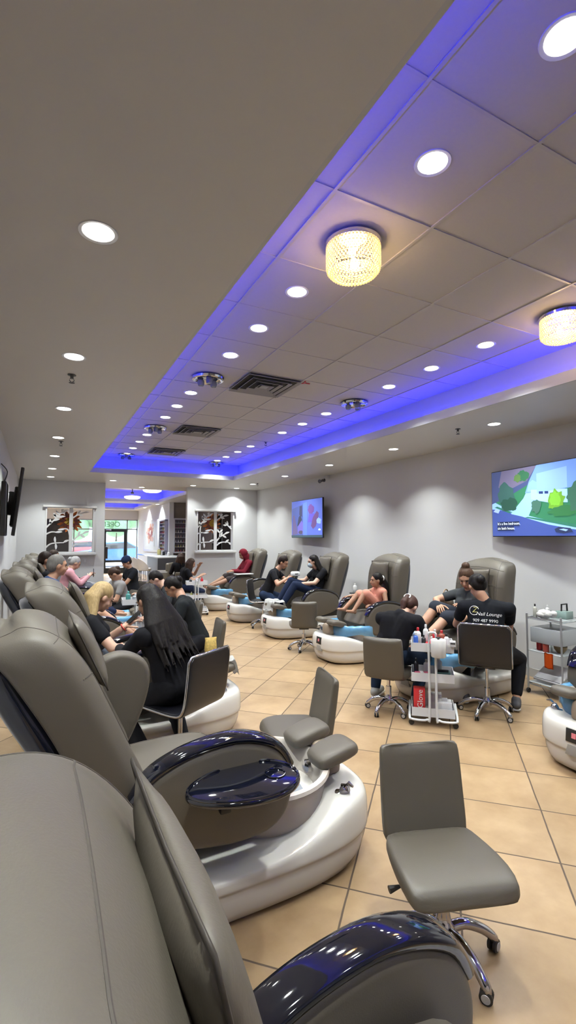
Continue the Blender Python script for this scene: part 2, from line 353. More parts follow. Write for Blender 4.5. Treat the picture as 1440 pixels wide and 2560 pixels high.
# crystal drum lights
warm = (1, .62, .28)
cryst = mat('crystal_beads', (1, .86, .62), .05, trans=.75, var=.1, emit=0)
n = cryst.node_tree.nodes['Principled BSDF']; n.inputs['Emission Color'].default_value = (1, .62, .25, 1); n.inputs['Emission Strength'].default_value = .38
bulbm = principled_emit('warm_bulb', (1, .74, .42), 26)
def crystal_light(x, y, label):
    t = thing('crystal_drum_light', label, 'ceiling light', (x, y, ZT - .006), 0, 'crystal drum lights')
    b = B(); add_lathe(b, [(.0005, 0), (.165, 0), (.17, -.01), (.165, -.03), (.158, -.032), (.0005, -.02)], n=40, capt=False); obj('canopy_plate', b, chrome, t)
    b = B()
    for ang in (20, 140, 260): pass
    # beads: rings of small crystals on the side, spiral on the bottom
    R, Hh, rows, nb = .158, .15, 10, 46
    def bead(p, r):
        q = bmesh.new(); bmesh.ops.create_icosphere(q, subdivisions=1, radius=r); merge(b, q, Matrix.Translation(p))
    for k in range(rows):
        z = -.035 - Hh * k / (rows - 1); rr = R - (.02 if k == rows - 1 else .004 if k == rows - 2 else 0)
        for j in range(nb):
            a = 2 * pi * (j + .5 * (k % 2)) / nb; bead((rr * cos(a), rr * sin(a), z), .0085)
    for k in range(6):
        rr = .125 - .021 * k; mm = max(5, int(nb * rr / R))
        for j in range(mm): a = 2 * pi * j / mm; bead((rr * cos(a), rr * sin(a), -.19), .0085)
    obj('crystal_shade', b, cryst, t, 180)
    b = B()
    for k in (2, 5, 8):
        z = -.035 - Hh * k / 9.; add_tube(b, [(R * cos(2 * pi * j / 40), R * sin(2 * pi * j / 40), z) for j in range(40)], .0015, 5, closed=True)
    obj('wire_frame', b, chrome, t)
    for j, a in enumerate((50, 230)):
        q = B(); bmesh.ops.create_uvsphere(q, u_segments=16, v_segments=10, radius=.024); bmesh.ops.transform(q, matrix=Matrix.Translation((.07 * cos(radians(a)), .07 * sin(radians(a)), -.09)) @ Matrix.Diagonal((1, 1, 1.6, 1)), verts=q.verts); obj('bulb', q, bulbm, t, 180)
    pd = bpy.data.lights.new('drum_lamp', 'POINT'); pd.energy = 13; pd.color = (1, .66, .33); pd.shadow_soft_size = .1
    l = bpy.data.objects.new('drum_lamp', pd); COL.objects.link(l); l.location = (0, 0, -.1); l.parent = t; t.scale = (.93, .93, .93)
    return t
crystal_light(1.52, 2.13, 'glowing crystal drum light left of centre in the raised tray')
crystal_light(3.40, 2.13, 'glowing crystal drum light at the right edge beside the blue cove')
# chrome flush discs
def disc_proto():
    t = thing('chrome_ceiling_fixture', 'x', 'ceiling light')
    b = B(); add_lathe(b, [(.0005, 0), (.15, 0), (.165, -.012), (.158, -.03), (.14, -.034), (.12, -.02), (.0005, -.016)], n=36, capt=False); obj('chrome_dish', b, chrome, t)
    for k in range(3):
        a = 2 * pi * k / 3 + .4; b = B(); add_lathe(b, [(.012, -.016), (.032, -.03), (.036, -.06), (.028, -.085), (.0005, -.088)], (.075 * cos(a), .075 * sin(a), 0), n=16, capb=False, capt=False); obj('glass_cup', b, mat('smoked_glass', (.35, .4, .5), .08, trans=.5, var=0), t)
    b = B(); add_lathe(b, [(.014, -.015), (.014, -.04), (.0005, -.05)], n=12, capb=False, capt=False); obj('finial', b, chrome, t)
    return t
DP = disc_proto()
for i, (x, y) in enumerate([(1.5, 4.66), (3.37, 4.72), (1.5, 7.16), (1.5, 9.84), (3.42, 10.0)]):
    lb = ['largest unlit chrome ceiling fixture, left of the nearest air vent', 'unlit chrome ceiling fixture in the right tray row near the blue cove', 'unlit chrome ceiling fixture in the middle of the left tray row', 'unlit chrome ceiling fixture at the far end of the left tray row', 'unlit chrome ceiling fixture at the far end of the right tray row'][i]
    o = DP if i == 0 else dup(DP, (0, 0, 0), 0, lb); o.location = (x, y, ZT - .006); o['label'] = lb; o['group'] = 'unlit chrome ceiling fixtures'
# air vents
ventd = mat('vent_dark', (.02, .02, .02), .8); ventl = mat('vent_grey', (.30, .30, .30), .5)
def vent_proto():
    t = thing('air_vent', 'x', 'vent')
    boxo('backing', (0, 0, -.003), (.56, .56, .004), ventd, t)
    b = B()
    for k in range(4):
        s = .29 - .072 * k; z = -.008 - .004 * k
        for sx, sy, a in ((1, 0, 0), (-1, 0, 0), (0, 1, 1), (0, -1, 1)):
            w = s * 2
            if a == 0: add_box(b, (sx * s, 0, z - .008), (.030, w, .004), 0, rot=RY(sx * .65))
            else: add_box(b, (0, sy * s, z - .008), (w, .030, .004), 0, rot=RX(-sy * .65))
    add_box(b, (0, 0, -.028), (.09, .09, .003)); obj('louvre', b, ventl, t)
    return t
VP = vent_proto()
for i, (x, y) in enumerate([(2.115, 4.62), (2.115, 7.12), (2.115, 9.1)]):
    lb = ['square louvred air vent nearest the camera', 'square louvred air vent between the other two', 'square louvred air vent farthest from the camera'][i]
    o = VP if i == 0 else dup(VP, (0, 0, 0), 0, lb); o.location = (x, y, ZT - .004); o['label'] = lb; o['group'] = 'square air vents in the tray'
# sprinklers
def spr_proto():
    t = thing('sprinkler_head', 'x', 'sprinkler')
    b = B(); add_lathe(b, [(.03, 0), (.032, -.004), (.012, -.008), (.012, -.03), (.0005, -.03)], n=18, capt=False); obj('escutcheon', b, mat('sprinkler_metal', (.12, .12, .13), .4, .7), t)
    b = B(); add_tube(b, [(-.012, 0, -.03), (-.018, 0, -.045), (0, 0, -.062)], .003, 6); add_tube(b, [(.012, 0, -.03), (.018, 0, -.045), (0, 0, -.062)], .003, 6); add_lathe(b, [(.0005, -.06), (.022, -.062), (.022, -.065), (.0005, -.065)], n=14, capt=False); obj('deflector', b, MATS['sprinkler_metal'], t)
    return t
SP = spr_proto()
for i, (x, y, z, lb) in enumerate([(.2, 4.07, ZS, 'small dark sprinkler just past a light in the left ceiling band'), (.23, 6.98, ZS, 'smaller farther sprinkler in the left ceiling band'), (4.35, 4.02, ZS, 'small dark sprinkler in the right ceiling band nearest the big screen'), (4.55, 10.3, ZS, 'small sprinkler in the right ceiling band by the far corner'), (3.44, 7.44, ZT, 'small dark sprinkler in the right tray row')]):
    o = SP if i == 0 else dup(SP, (0, 0, 0), 0, lb); o.location = (x, y, z); o['label'] = lb; o['group'] = 'ceiling sprinklers'
redm = mat('red_plastic', (.55, .03, .02), .4)
t = thing('red_ceiling_arrow', 'small red arrow marker beside the nearest air vent', 'marker', (2.47, 4.36, ZT - .004))
b = B()
for a in (0, 2.2, 4.3): add_box(b, (.03 * cos(a), .03 * sin(a), -.004), (.06, .014, .006), rot=RZ(a))
obj('arrow_shape', b, redm, t)
# security camera
t = thing('security_camera', 'dark security camera under the ceiling in the right corner', 'camera', (5.1, 8.25, ZS - .02))
boxo('mount', (.08, 0, -.03), (.1, .06, .06), whitep, t, .01); b = B(); add_tube(b, [(.05, 0, -.05), (-.02, -.03, -.07)], .012, 8); obj('arm', b, whitep, t)
b = B(); add_tube(b, [(.03, .02, -.09), (-.12, -.06, -.13)], .04, 16); obj('housing', b, mat('camera_grey', (.12, .12, .13), .4), t)

# ================================================================ PEDICURE CHAIR
PF = [(.46, .56), (.415, .68), (.355, .80), (.30, .92), (.25, 1.03), (.205, 1.13), (.16, 1.22), (.10, 1.295), (.03, 1.335), (-.05, 1.345)]
PR = [(.22, .50), (.18, .62), (.125, .74), (.07, .86), (.01, .97), (-.05, 1.07), (-.10, 1.155), (-.15, 1.22), (-.175, 1.275), (-.175, 1.318)]
PF = [(a - .02, z) for a, z in PF]
def back_rings(ch=0):
    rings = []; N = len(PF)
    fr = [-.95, -.80, -.66, -.57, -.3, 0, .3, .57, .66, .80, .95]
    for k in range(N):
        F, R = Vector((PF[k][0], 0, PF[k][1])), Vector((PR[k][0], 0, PR[k][1])); t = k / (N - 1)
        w = .315 + .03 * sin(pi * min(1, t * 1.1)) - (.04 * max(0, (t - .75) / .25) ** 2)
        drop = .02 + .045 * max(0, (t - .35) / .65) ** 1.5
        top = min(1, max(0, (t - .5) / .3))
        ring = []
        def P(f, dd):
            p = R.lerp(F, dd); return Vector((p.x, f * w, p.z - drop * f * f))
        for f in fr:
            a = abs(f); g = .16 if a > .75 else (-.03 if .55 < a < .68 else 0)
            g *= (1 - top)
            dd = 1 + g if a < .9 else .93
            ring.append(P(f, dd))
        ring += [P(1, .8), P(1.0, .5), P(1, .2)]
        ring += [P(.93, .02), P(.5, 0), P(0, 0), P(-.5, 0), P(-.93, .02)]
        ring += [P(-1, .2), P(-1, .5), P(-1, .8)]
        rings.append(ring)
    c = sum(rings[-1], Vector()) / len(rings[-1])
    rings.append([c + (p - c) * .5 + Vector((0, 0, .008)) for p in rings[-1]])
    return rings
def snap(o, pts):
    from mathutils.bvhtree import BVHTree
    m = o.data; t = BVHTree.FromPolygons([v.co for v in m.vertices], [p.vertices for p in m.polygons])
    out = []
    for p in pts:
        co, nn, _, _ = t.find_nearest(p); out.append(co)
    return out
def spa_chair_proto():
    t = thing('pedicure_chair', 'x', 'pedicure chair')
    R = back_rings(); b = B(); add_loft(b, R); bk = subd(b, 'backrest', leather, t, 2)
    # seams across the back and along the wings
    b = B()
    for k in (5, 7):
        pts = [R[k][i] for i in range(0, 11)]
        add_tube(b, snap(bk, smooth_path(pts, 5)), .0022, 6)
    for i, j in ((9, 14), (1, 18)):
        add_tube(b, snap(bk, smooth_path([R[k][i] for k in range(2, 10)] + [R[k][j] for k in range(9, 0, -1)], 5)), .0020, 6)
    obj('seam', b, seamm, bk)['kind'] = 'stuff'
    # glossy outer shell
    b = B(); rr = []
    for k in range(0, 8):
        F, Q = Vector((PF[k][0], 0, PF[k][1])), Vector((PR[k][0], 0, PR[k][1])); dr = (F - Q).normalized(); th = .03 + .09 * sin(pi * (k + .6) / 9); w = .295 - .02 * (k / 7) ** 2
        A = Q - dr * th; C_ = Q + dr * .05
        rr.append([Vector((C_.x, -w, C_.z)), Vector((A.x + .05, -w, A.z)), Vector((A.x, -w * .8, A.z)), Vector((A.x - .012, 0, A.z)), Vector((A.x, w * .8, A.z)), Vector((A.x + .05, w, A.z)), Vector((C_.x, w, C_.z)), Vector((C_.x, 0, C_.z))])
    add_loft(b, rr); subd(b, 'outer_shell', navy, t, 1, 60)
    # pillow
    b = B(); n = 12; gr = {}
    for s in (1, -1):
        for i in range(n + 1):
            for j in range(n + 1):
                x, y = -1 + 2 * i / n, -1 + 2 * j / n; e = max(0, (1 - x * x) * (1 - y * y)) ** .42
                pin = 1 - .10 * (1 - abs(x)) * abs(y) ** 3 - 0
                pin2 = 1 - .12 * (1 - abs(y)) * abs(x) ** 3
                if e < 1e-6 and s == -1 and (i, j, 1) in gr: gr[i, j, -1] = gr[i, j, 1]; continue
                gr[i, j, s] = b.verts.new((s * .046 * e, x * .20 * pin2, y * .16 * pin))
        for i in range(n):
            for j in range(n):
                f = [gr[i, j, s], gr[i + 1, j, s], gr[i + 1, j + 1, s], gr[i, j + 1, s]]; b.faces.new(f if s == 1 else f[::-1])
    bmesh.ops.transform(b, matrix=Matrix.Translation((.205, 0, 1.155)) @ Matrix.Rotation(-.44, 4, 'Y'), verts=b.verts)
    per = [gr[i, 0, 1].co.copy() for i in range(n)] + [gr[n, j, 1].co.copy() for j in range(n)] + [gr[n - i, n, 1].co.copy() for i in range(n)] + [gr[0, n - j, 1].co.copy() for j in range(n)]
    pl = obj('head_pillow', b, leather, t, 180)
    b = B(); add_tube(b, per, .0028, 6, closed=True); obj('piping', b, mat('brown_piping', (.05, .042, .034), .6), pl, 180)
    # seat
    b = B(); add_loft(b, [section((u, 0, z), (0, 1, 0), (-sin(a), 0, cos(a)), w, th, .45, 20) for u, z, w, th, a in
        ((.30, .545, .44, .08, 0), (.34, .545, .50, .13, .0), (.5, .54, .53, .15, 0), (.7, .545, .53, .15, .0), (.82, .54, .53, .14, .15), (.89, .51, .51, .11, .5), (.915, .49, .46, .05, .8))])
    st = subd(b, 'seat', leather, t, 1)
    for sv in (-1, 1): b = B(); add_tube(b, snap(st, smooth_path([(.42, sv * .21, .62), (.5, sv * .215, .63), (.8, sv * .215, .63), (.9, sv * .2, .58)], 5)), .0022, 6); obj('seam', b, seamm, st)
    b = B(); add_prism(b, [(.12, .30), (.12, .50), (.9, .47), (.86, .30)], -.25, .25, 'y', .03); obj('seat_base', b, blackp, t)
    # arms
    for s in (-1, 1): arm(t, s)
    # tub
    tub(t)
    return t
POD = [(.36, .60), (.42, .675), (.52, .725), (.64, .755), (.78, .765), (.90, .74), (.99, .69), (1.05, .60), (1.06, .50), (1.02, .40), (.93, .345), (.78, .335), (.60, .36), (.46, .40), (.38, .46)]
def arm(t, s, up=False, du=0):
    # an armrest pod with its glossy cap; up = flipped upright
    v0 = .285 * s; v1 = .385 * s; b = B(); add_prism(b, [(p[0], p[1]) for p in smooth2(POD)], min(v0, v1), max(v0, v1), 'y', .035, 4)
    M = Matrix()
    if up: M = Matrix.Translation((.30, 0, .56)) @ Matrix.Rotation(-radians(78), 4, 'Y') @ Matrix.Diagonal((.78, 1, .8, 1)) @ Matrix.Translation((-.42, 0, -.56))
    bmesh.ops.transform(b, matrix=M, verts=b.verts)
    a = obj('armrest', b, leather, t, 60)
    if up: return a
    b = B(); path = smooth_path([(p[0], (v0 + v1) / 2, p[1] + .004) for p in POD[0:8]], 4)
    rings = []
    for i, p in enumerate(path):
        d = (path[min(i + 1, len(path) - 1)] - path[max(i - 1, 0)]).normalized(); nn = Vector((-d.z, 0, d.x)); tt = i / (len(path) - 1); w = .105 * (.55 + .45 * min(1, sin(pi * (.08 + .84 * tt)) * 1.6))
        rings.append(section(p + nn * .006, (0, 1, 0), nn, w, .042, .75, 16))
    add_loft(b, rings); obj('arm_cap', b, blackg, a, 60)
    return a
def smooth2(pts, k=4):
    n = len(pts); o = []
    for i in range(n):
        p0, p1, p2, p3 = [Vector(pts[(i + q) % n]) for q in (-1, 0, 1, 2)]
        for j in range(k):
            t = j / k; q = .5 * ((2 * p1) + (p2 - p0) * t + (2 * p0 - 5 * p1 + 4 * p2 - p3) * t * t + (3 * p1 - p0 - 3 * p2 + p3) * t ** 3); o.append((q.x, q.y))
    return o
UB = 1.08   # bowl centre
def tub(t):
    def ol(k, n=48):
        # plan outline, k inset
        o = []
        for i in range(n):
            a = 2 * pi * i / n; x, y = cos(a), sin(a)
            e = .42 if x < 0 else .70
            u = .86 + (.56 if x < 0 else .76) * math.copysign(abs(x) ** e, x) * (1 - k * 1.2); v = .42 * math.copysign(abs(y) ** (.42 if x < 0 else .58), y) * (1 - k * 1.6)
            o.append((u, v))
        return o
    def zt(u): s = min(1, max(0, (u - .95) / .5)); s = s * s * (3 - 2 * s); return .235 + .125 * s
    b = B(); rings = []
    for k, z, f in ((.10, 0, 0), (.06, .02, 0), (.02, .10, 0), (0.02, .165, 0), (.0, .172, 0), (.0, .19, .0), (.0, .21, .35), (.02, .0, 1), (.06, .01, 1.0), (.16, .012, 1)):
        ring = []
        for u, v in ol(k):
            if f == 0: zz = z
            elif f < 1: zz = z + (zt(u) - z) * .6
            else: zz = zt(u) - (.012 if k < .03 else 0)
            ring.append(Vector((u, v, zz)))
        rings.append(ring)
    add_loft(b, rings); tb = subd(b, 'tub_base', acry, t, 1)
    # bowl
    b = B(); add_lathe(b, [(.20, .20), (.27, .24), (.305, .30), (.325, .40), (.335, .43), (.345, .445), (.34, .46), (.315, .462), (.30, .445), (.285, .38), (.25, .30), (.16, .275), (.0005, .27)], (UB, 0, 0), 48, 1.0, 1.05, capt=False)
    bw = obj('bowl', b, cream, t, 50)
    b = B(); add_lathe(b, [(.0005, .330), (.268, .330)], (UB, 0, 0), 32, 1, 1.05, capt=False); obj('water', b, mat('soapy_water', (.42, .46, .52), .08, var=.15, scale=9, trans=.3), bw)
    for v in (-.02,):
        b = B(); add_lathe(b, [(.035, 0), (.035, .02), (.02, .03), (.0005, .032)], (0, 0, 0), 16, capt=False); bmesh.ops.transform(b, matrix=Matrix.Translation((UB + .265, v, .40)) @ Matrix.Rotation(-pi / 2, 4, 'Y'), verts=b.verts); obj('jet', b, chrome, bw)
    # footrest on a post
    b = B(); add_loft(b, [section((1.46, 0, z), (1, 0, 0), (0, 1, 0), w, d_, .6, 16) for z, w, d_ in ((.33, .13, .19), (.40, .14, .20), (.47, .12, .18), (.50, .10, .14))]); subd(b, 'footrest_post', mat('tan_leather', (.34, .27, .20), .5), t, 1)
    for s in (-1, 1):
        b = B(); add_loft(b, [section((u, s * .14, z), (0, 1, 0), (-.25, 0, 1), w, th, .55, 16) for u, z, w, th in ((1.30, .475, .13, .04), (1.32, .485, .18, .075), (1.40, .505, .20, .085), (1.48, .525, .20, .085), (1.53, .53, .18, .07), (1.55, .53, .12, .035))]); subd(b, 'foot_pad', leather, t, 1)
    # chrome shower, knob, panel
    b = B(); add_lathe(b, [(.034, 0), (.036, .012), (.022, .028), (.026, .045), (.024, .065), (.012, .075), (.0005, .077)], (0, 0, 0), 20, capt=False); bmesh.ops.transform(b, matrix=Matrix.Translation((1.40, -.245, .325)) @ Matrix.Rotation(radians(28), 4, 'X') @ Matrix.Rotation(radians(18), 4, 'Y'), verts=b.verts); add_tube(b, [(1.405, -.262, .385), (1.42, -.30, .41), (1.425, -.325, .405)], [.013, .012, .006], 8); obj('tap_knob', b, chrome, t)
    b = B(); add_lathe(b, [(.022, .0), (.022, .03), (.03, .05), (.03, .075), (.0005, .08)], (UB + .33, -.10, .44), 16, capt=False); obj('shower_head', b, chrome, t)
    from mathutils.bvhtree import BVHTree
    bv = BVHTree.FromPolygons([v.co for v in tb.data.vertices], [p.vertices for p in tb.data.polygons])
    def fx(z): return bv.ray_cast(Vector((3, 0, z)), Vector((-1, 0, 0)))[0].x
    xa, xb = fx(.315), fx(.245); an = math.atan2(xb - xa, .07)
    b = B(); add_box(b, (0, 0, 0), (.012, .115, .09), .004); bmesh.ops.transform(b, matrix=Matrix.Translation(((xa + xb) / 2 + .001, 0, .28)) @ Matrix.Rotation(-an, 4, 'Y'), verts=b.verts); cp = obj('control_panel', b, blackp, t)
    b = B(); add_box(b, (.0065, 0, .004), (.003, .03, .035)); bmesh.ops.transform(b, matrix=Matrix.Translation(((xa + xb) / 2 + .001, 0, .28)) @ Matrix.Rotation(-an, 4, 'Y'), verts=b.verts); obj('display', b, principled_emit('red_digit', (.55, .16, .18), .35), cp)
    xc, xd = fx(.222), fx(.14)
    b = B(); add_prism(b, [(-.045, .215), (.045, .215), (.065, .145), (-.065, .145)], min(xc, xd) - .01, max(xc, xd) + .004, 'x', .003); obj('side_pocket', b, mat('pocket_grey', (.33, .32, .30), .4), t)
def add_liner(t):
    rnd = random.Random(len(t.name) + int(t.location.y * 10)); b = B(); n = 48; rings = []
    for r, z in ((.27, .32), (.305, .40), (.322, .466), (.350, .486), (.372, .465), (.376, .42), (.368, .365), (.362, .335)):
        rings.append([Vector((UB + (r + .010 * sin(7 * a * 1.0 + r * 30) + rnd.uniform(-.006, .006)) * cos(a), (r + .01 * sin(9 * a) + rnd.uniform(-.006, .006)) * sin(a) * 1.05, z + rnd.uniform(-.012, .012) * (1 if z < .45 else .5) - (.03 * sin(3 * a + 1) if z < .40 and r > .34 else 0))) for a in [2 * pi * i / n for i in range(n)]])
    R = [[b.verts.new(p) for p in r] for r in rings]
    for A, C_ in zip(R, R[1:]):
        for k in range(n): b.faces.new((A[k], A[(k + 1) % n], C_[(k + 1) % n], C_[k]))
    c = b.verts.new((UB, 0, .31))
    for k in range(n): b.faces.new((R[0][(k + 1) % n], R[0][k], c))
    return obj('plastic_liner', b, liner, t, 180)
def add_tray(t, s=-1):
    tr_ = B(); o = []
    for i in range(40):
        a = 2 * pi * i / 40; o.append((.76 + .24 * cos(a), s * .515 + .155 * sin(a) * (1 + .18 * cos(a))))
    add_prism(tr_, o, .642, .667, 'z', .010, 3); a = obj('side_tray', tr_, blackg, t, 40)
    b = B(); add_tube(b, [(.76 + .232 * cos(2 * pi * i / 40), s * .515 + .147 * sin(2 * pi * i / 40) * (1 + .18 * cos(2 * pi * i / 40)), .668) for i in range(40)], .006, 8, closed=True); add_tube(b, [(.90 + .042 * cos(2 * pi * i / 24), s * .515 + .042 * sin(2 * pi * i / 24), .669) for i in range(24)], .003, 6, closed=True); obj('tray_rim', b, blackg, a)
    b = B(); add_box(b, (.72, s * .405, .575), (.05, .035, .15), .008); obj('tray_bracket', b, blackp, a)
CH = spa_chair_proto()
def place_chair(loc, rz, label, group, lin=True, tray=None, back=0, skip=()):
    o = dup(CH, loc, rz, label, group, skip)
    bs, th, ss, as_ = back if isinstance(back, tuple) else (back, 0, back, back)
    pv = Vector((.30, 0, .52)); Q = Matrix.Rotation(radians(th), 4, 'Y')
    for c in o.children:
        k = c.name.split('.')[0]
        if k in ('backrest', 'outer_shell', 'head_pillow'): c.rotation_euler = (0, radians(th), 0); c.location = pv + Vector((bs, 0, 0)) - Q @ pv
        elif k in ('seat', 'seat_base'): c.location = (ss, 0, 0)
        elif k == 'armrest': c.location = (as_, 0, 0)
    if lin: add_liner(o)
    if tray: add_tray(o, tray)
    return o
GL, GR = 'pedicure chairs along the left wall', 'pedicure chairs along the right wall'
L = {}
L[1] = place_chair((0, .60, 0), 0, 'nearest pedicure chair, its taupe backrest filling the lower left corner', GL, False, None, (-.02, 0, 0, -.07), ('bowl', 'water', 'footrest_post', 'foot_pad', 'tap_knob', 'shower_head', 'control_panel', 'side_pocket'))
for c in L[1].children:
    if c.name.startswith('tub_base'): c.scale = (1, .55, 1)
    if c.name.split('.')[0] in ('backrest', 'head_pillow', 'outer_shell'): c.location.z += .03
    if c.name.startswith('armrest'): c.location.z -= .05
    if c.name.startswith('head_pillow'): c.scale = (1, 1, 1.8); c.location.z -= 1.07; c.location.x += .022
L[2] = place_chair((0, 2.36, 0), 0, 'empty pedicure chair with black oval side tray and raised far armrest', GL, False, -1, skip=())
L[3] = place_chair((0, 4.16, 0), 0, 'pedicure chair under the blonde woman, third from the camera', GL, False, None, .09)
L[4] = place_chair((0, 5.98, 0), 0, 'left row pedicure chair cut by the left edge, set back to the wall', GL, True, None, -.17)
L[5] = place_chair((0, 7.78, 0), 0, 'left row pedicure chair just beyond the one cut by the photo edge', GL, True, None, -.14)
L[6] = place_chair((0, 9.5, 0), 0, 'left row pedicure chair, second from the far wall', GL, True, None, -.08)
L[7] = place_chair((0, 11.15, 0), 0, 'left row pedicure chair right against the far wall', GL, True, None, -.06)
# far arm of the second chair is flipped up
for c in list(L[2].children):
    if c.name.startswith('armrest') and c.data.vertices[0].co.y > 0:
        for g in list(c.children): bpy.data.objects.remove(g)
        bpy.data.objects.remove(c)
a_ = arm(L[2], 1, up=True); a_['label'] = 'armrest flipped upright'
XB = 4.97
RY_ = {'F': 2.08, 'E': 3.85, 'D': 5.55, 'C': 7.28, 'B': 8.98, 'A': 10.68}
RL = {'F': 'right row pedicure chair at the right photo edge, mostly its white tub', 'E': 'pedicure chair under the woman with a hair bun, nearest full one on the right',
      'D': 'pedicure chair with the little girl in orange', 'C': 'pedicure chair under the masked woman in black', 'B': 'pedicure chair behind the man in the black shirt', 'A': 'pedicure chair under the person in the maroon hood'}
Rr = {}
RB = {'F': (.15, 20, .12, .03), 'E': (.16, 20, .13, .03), 'D': (.16, 20, .15, .03), 'C': (.13, 11, .1, .03), 'B': (.13, 11, .1, .03), 'A': (.13, 11, .1, .03)}
for k in 'FEDCBA': Rr[k] = place_chair((XB - (.05 if k == 'F' else 0), RY_[k], 0), pi, RL[k], GR, True, None, RB[k])
for o in [c for c in CH.children_recursive] + [CH]: bpy.data.objects.remove(o)

# ================================================================ STOOLS AND CHAIRS
rubber = mat('castor_black', (.015, .014, .014), .5); hub = mat('castor_hub', (.55, .55, .56), .35, .4)
def star_base(t, R, zc, hgas, nm='star_base', arch=.05):
    b = B(); add_lathe(b, [(.038, zc - .03), (.045, zc - .01), (.042, zc + .02), (.03, zc + .035), (.026, zc + .06), (.026, zc + .13), (.0005, zc + .13)], n=20); add_lathe(b, [(.016, zc + .12), (.016, hgas)], n=14)
    obj('gas_column', b, chrome, t)
    for k in range(5):
        a = 2 * pi * k / 5 + .3; d = Vector((cos(a), sin(a), 0)); b = B()
        pts = smooth_path([d * .02 + Vector((0, 0, zc)), d * R * .4 + Vector((0, 0, zc + .012)), d * R * .75 + Vector((0, 0, zc - .012)), d * R + Vector((0, 0, zc - arch)), d * (R + .008) + Vector((0, 0, zc - arch - .02))], 4)
        N = len(pts); add_tube(b, pts, [.022 - .006 * i / N for i in range(N)], 10); lg = obj('base_arm', b, chrome, t, 60)
        b = B(); s = Vector((-d.y, d.x, 0)); c = d * (R + .004)
        rot = Matrix.Rotation(a + .6, 3, 'Z')
        for q in (-.011, .011):
            w = B(); add_lathe(w, [(.0005, -.008), (.018, -.008), (.024, -.005), (.024, .005), (.018, .008), (.0005, .008)], n=18, capb=False, capt=False)
            bmesh.ops.transform(w, matrix=Matrix.Translation(c + rot @ Vector((0, q, .0245))) @ rot.to_4x4() @ Matrix.Rotation(pi / 2, 4, 'X'), verts=w.verts); merge(b, w)
        add_box(b, tuple(c + Vector((0, 0, .045))), (.03, .018, .02), .006, rot=rot)
        nf = len(b.faces)
        for q in (-.020, .020): 
            w = B(); add_lathe(w, [(.0005, -.0012), (.015, -.0012), (.016, 0), (.015, .0012), (.0005, .0012)], n=16, capb=False, capt=False)
            bmesh.ops.transform(w, matrix=Matrix.Translation(c + rot @ Vector((0, q, .0245))) @ rot.to_4x4() @ Matrix.Rotation(pi / 2, 4, 'X'), verts=w.verts); merge(b, w)
        b.faces.ensure_lookup_table()
        for fi in range(nf, len(b.faces)): b.faces[fi].material_index = 1
        obj('castor', b, [rubber, hub], lg)
stool_leather = mat('grey_stool_leather', (.100, .087, .068), .42, var=.05, scale=3, bump=.12, bscale=260)
def stool_proto():
    """local: seat faces +x"""
    t = thing('pedicure_stool', 'x', 'stool')
    b = B(); S_ = []
    for x, z, a, w, th in ((.215, .352, -.25, .36, .03), (.205, .362, -.2, .42, .07), (.12, .375, 0, .44, .085), (-.02, .372, .02, .42, .08), (-.12, .368, .05, .385, .075), (-.165, .375, .45, .37, .07)):
        S_.append(section((x, 0, z), (0, 1, 0), (sin(a), 0, cos(a)), w, th, .32, 20))
    add_loft(b, S_); subd(b, 'seat', stool_leather, t, 1)
    b = B(); S_ = []
    for x, z, a, w, th in ((-.175, .345, 1.25, .345, .05), (-.19, .375, 1.3, .375, .065), (-.205, .46, 1.42, .375, .062), (-.222, .56, 1.42, .372, .058), (-.238, .66, 1.42, .368, .055), (-.245, .705, 1.42, .36, .05), (-.247, .722, 1.42, .34, .022)):
        S = section((x, 0, z), (0, 1, 0), (sin(a), 0, cos(a)), w, th, .32, 20)
        for p in S:
            if z > .6: p.z += .028 * (abs(p.y) / .18) ** 2 - .010
            p.x += .025 * (abs(p.y) / .18) ** 2
        S_.append(S)
    add_loft(b, S_); subd(b, 'backrest', stool_leather, t, 1)
    boxo('seat_plate', (0, 0, .32), (.16, .14, .02), blackp, t, .004)
    b = B(); add_tube(b, [(.0, -.05, .315), (.03, -.19, .305), (.035, -.235, .30)], [.006, .006, .014], 8); obj('height_lever', b, blackp, t)
    star_base(t, .205, .105, .32)
    return t
ST = stool_proto()
GS = 'grey pedicure stools'
def deg(x): return radians(x)
def fz(dx, dy): return math.atan2(dy, dx)
for i, (x, y, a, lb) in enumerate([
    (1.46, 1.47, fz(-.33, -.94), 'empty grey stool in the foreground on the tiles, right of centre'),
    (1.55, 2.86, fz(-.96, .22), 'empty grey stool facing the black oval tray chair'),
    (3.00, 3.68, fz(.80, .60), 'grey stool under the technician with the brown ponytail'),
    (3.50, 6.22, fz(.45, .9), 'grey stool between the little girl and the masked woman, seen from behind'),
    (1.62, 5.2, fz(-.99, .1), 'grey stool mostly hidden behind the long-haired technician'),
    (2.93, 10.86, fz(1, -.1), 'grey stool under the woman beside the far white cart'),
    (1.75, 10.32, fz(-.95, -.3), 'grey stool under the technician with the blue cap'),
    (1.32, 8.64, fz(-.95, -.3), 'grey stool under the bent brown-haired technician in the left row'),
    (1.86, 6.8, fz(-1, .1), 'grey stool under the black-haired technician behind the white cart')]):
    o = ST if i == 0 else dup(ST, (0, 0, 0), 0, lb); o.location = (x, y, 0); o.rotation_euler = (0, 0, a); o['label'] = lb; o['group'] = GS
blackleather = mat('black_leather', (.008, .008, .012), .32, var=.1, bump=.15, bscale=300)
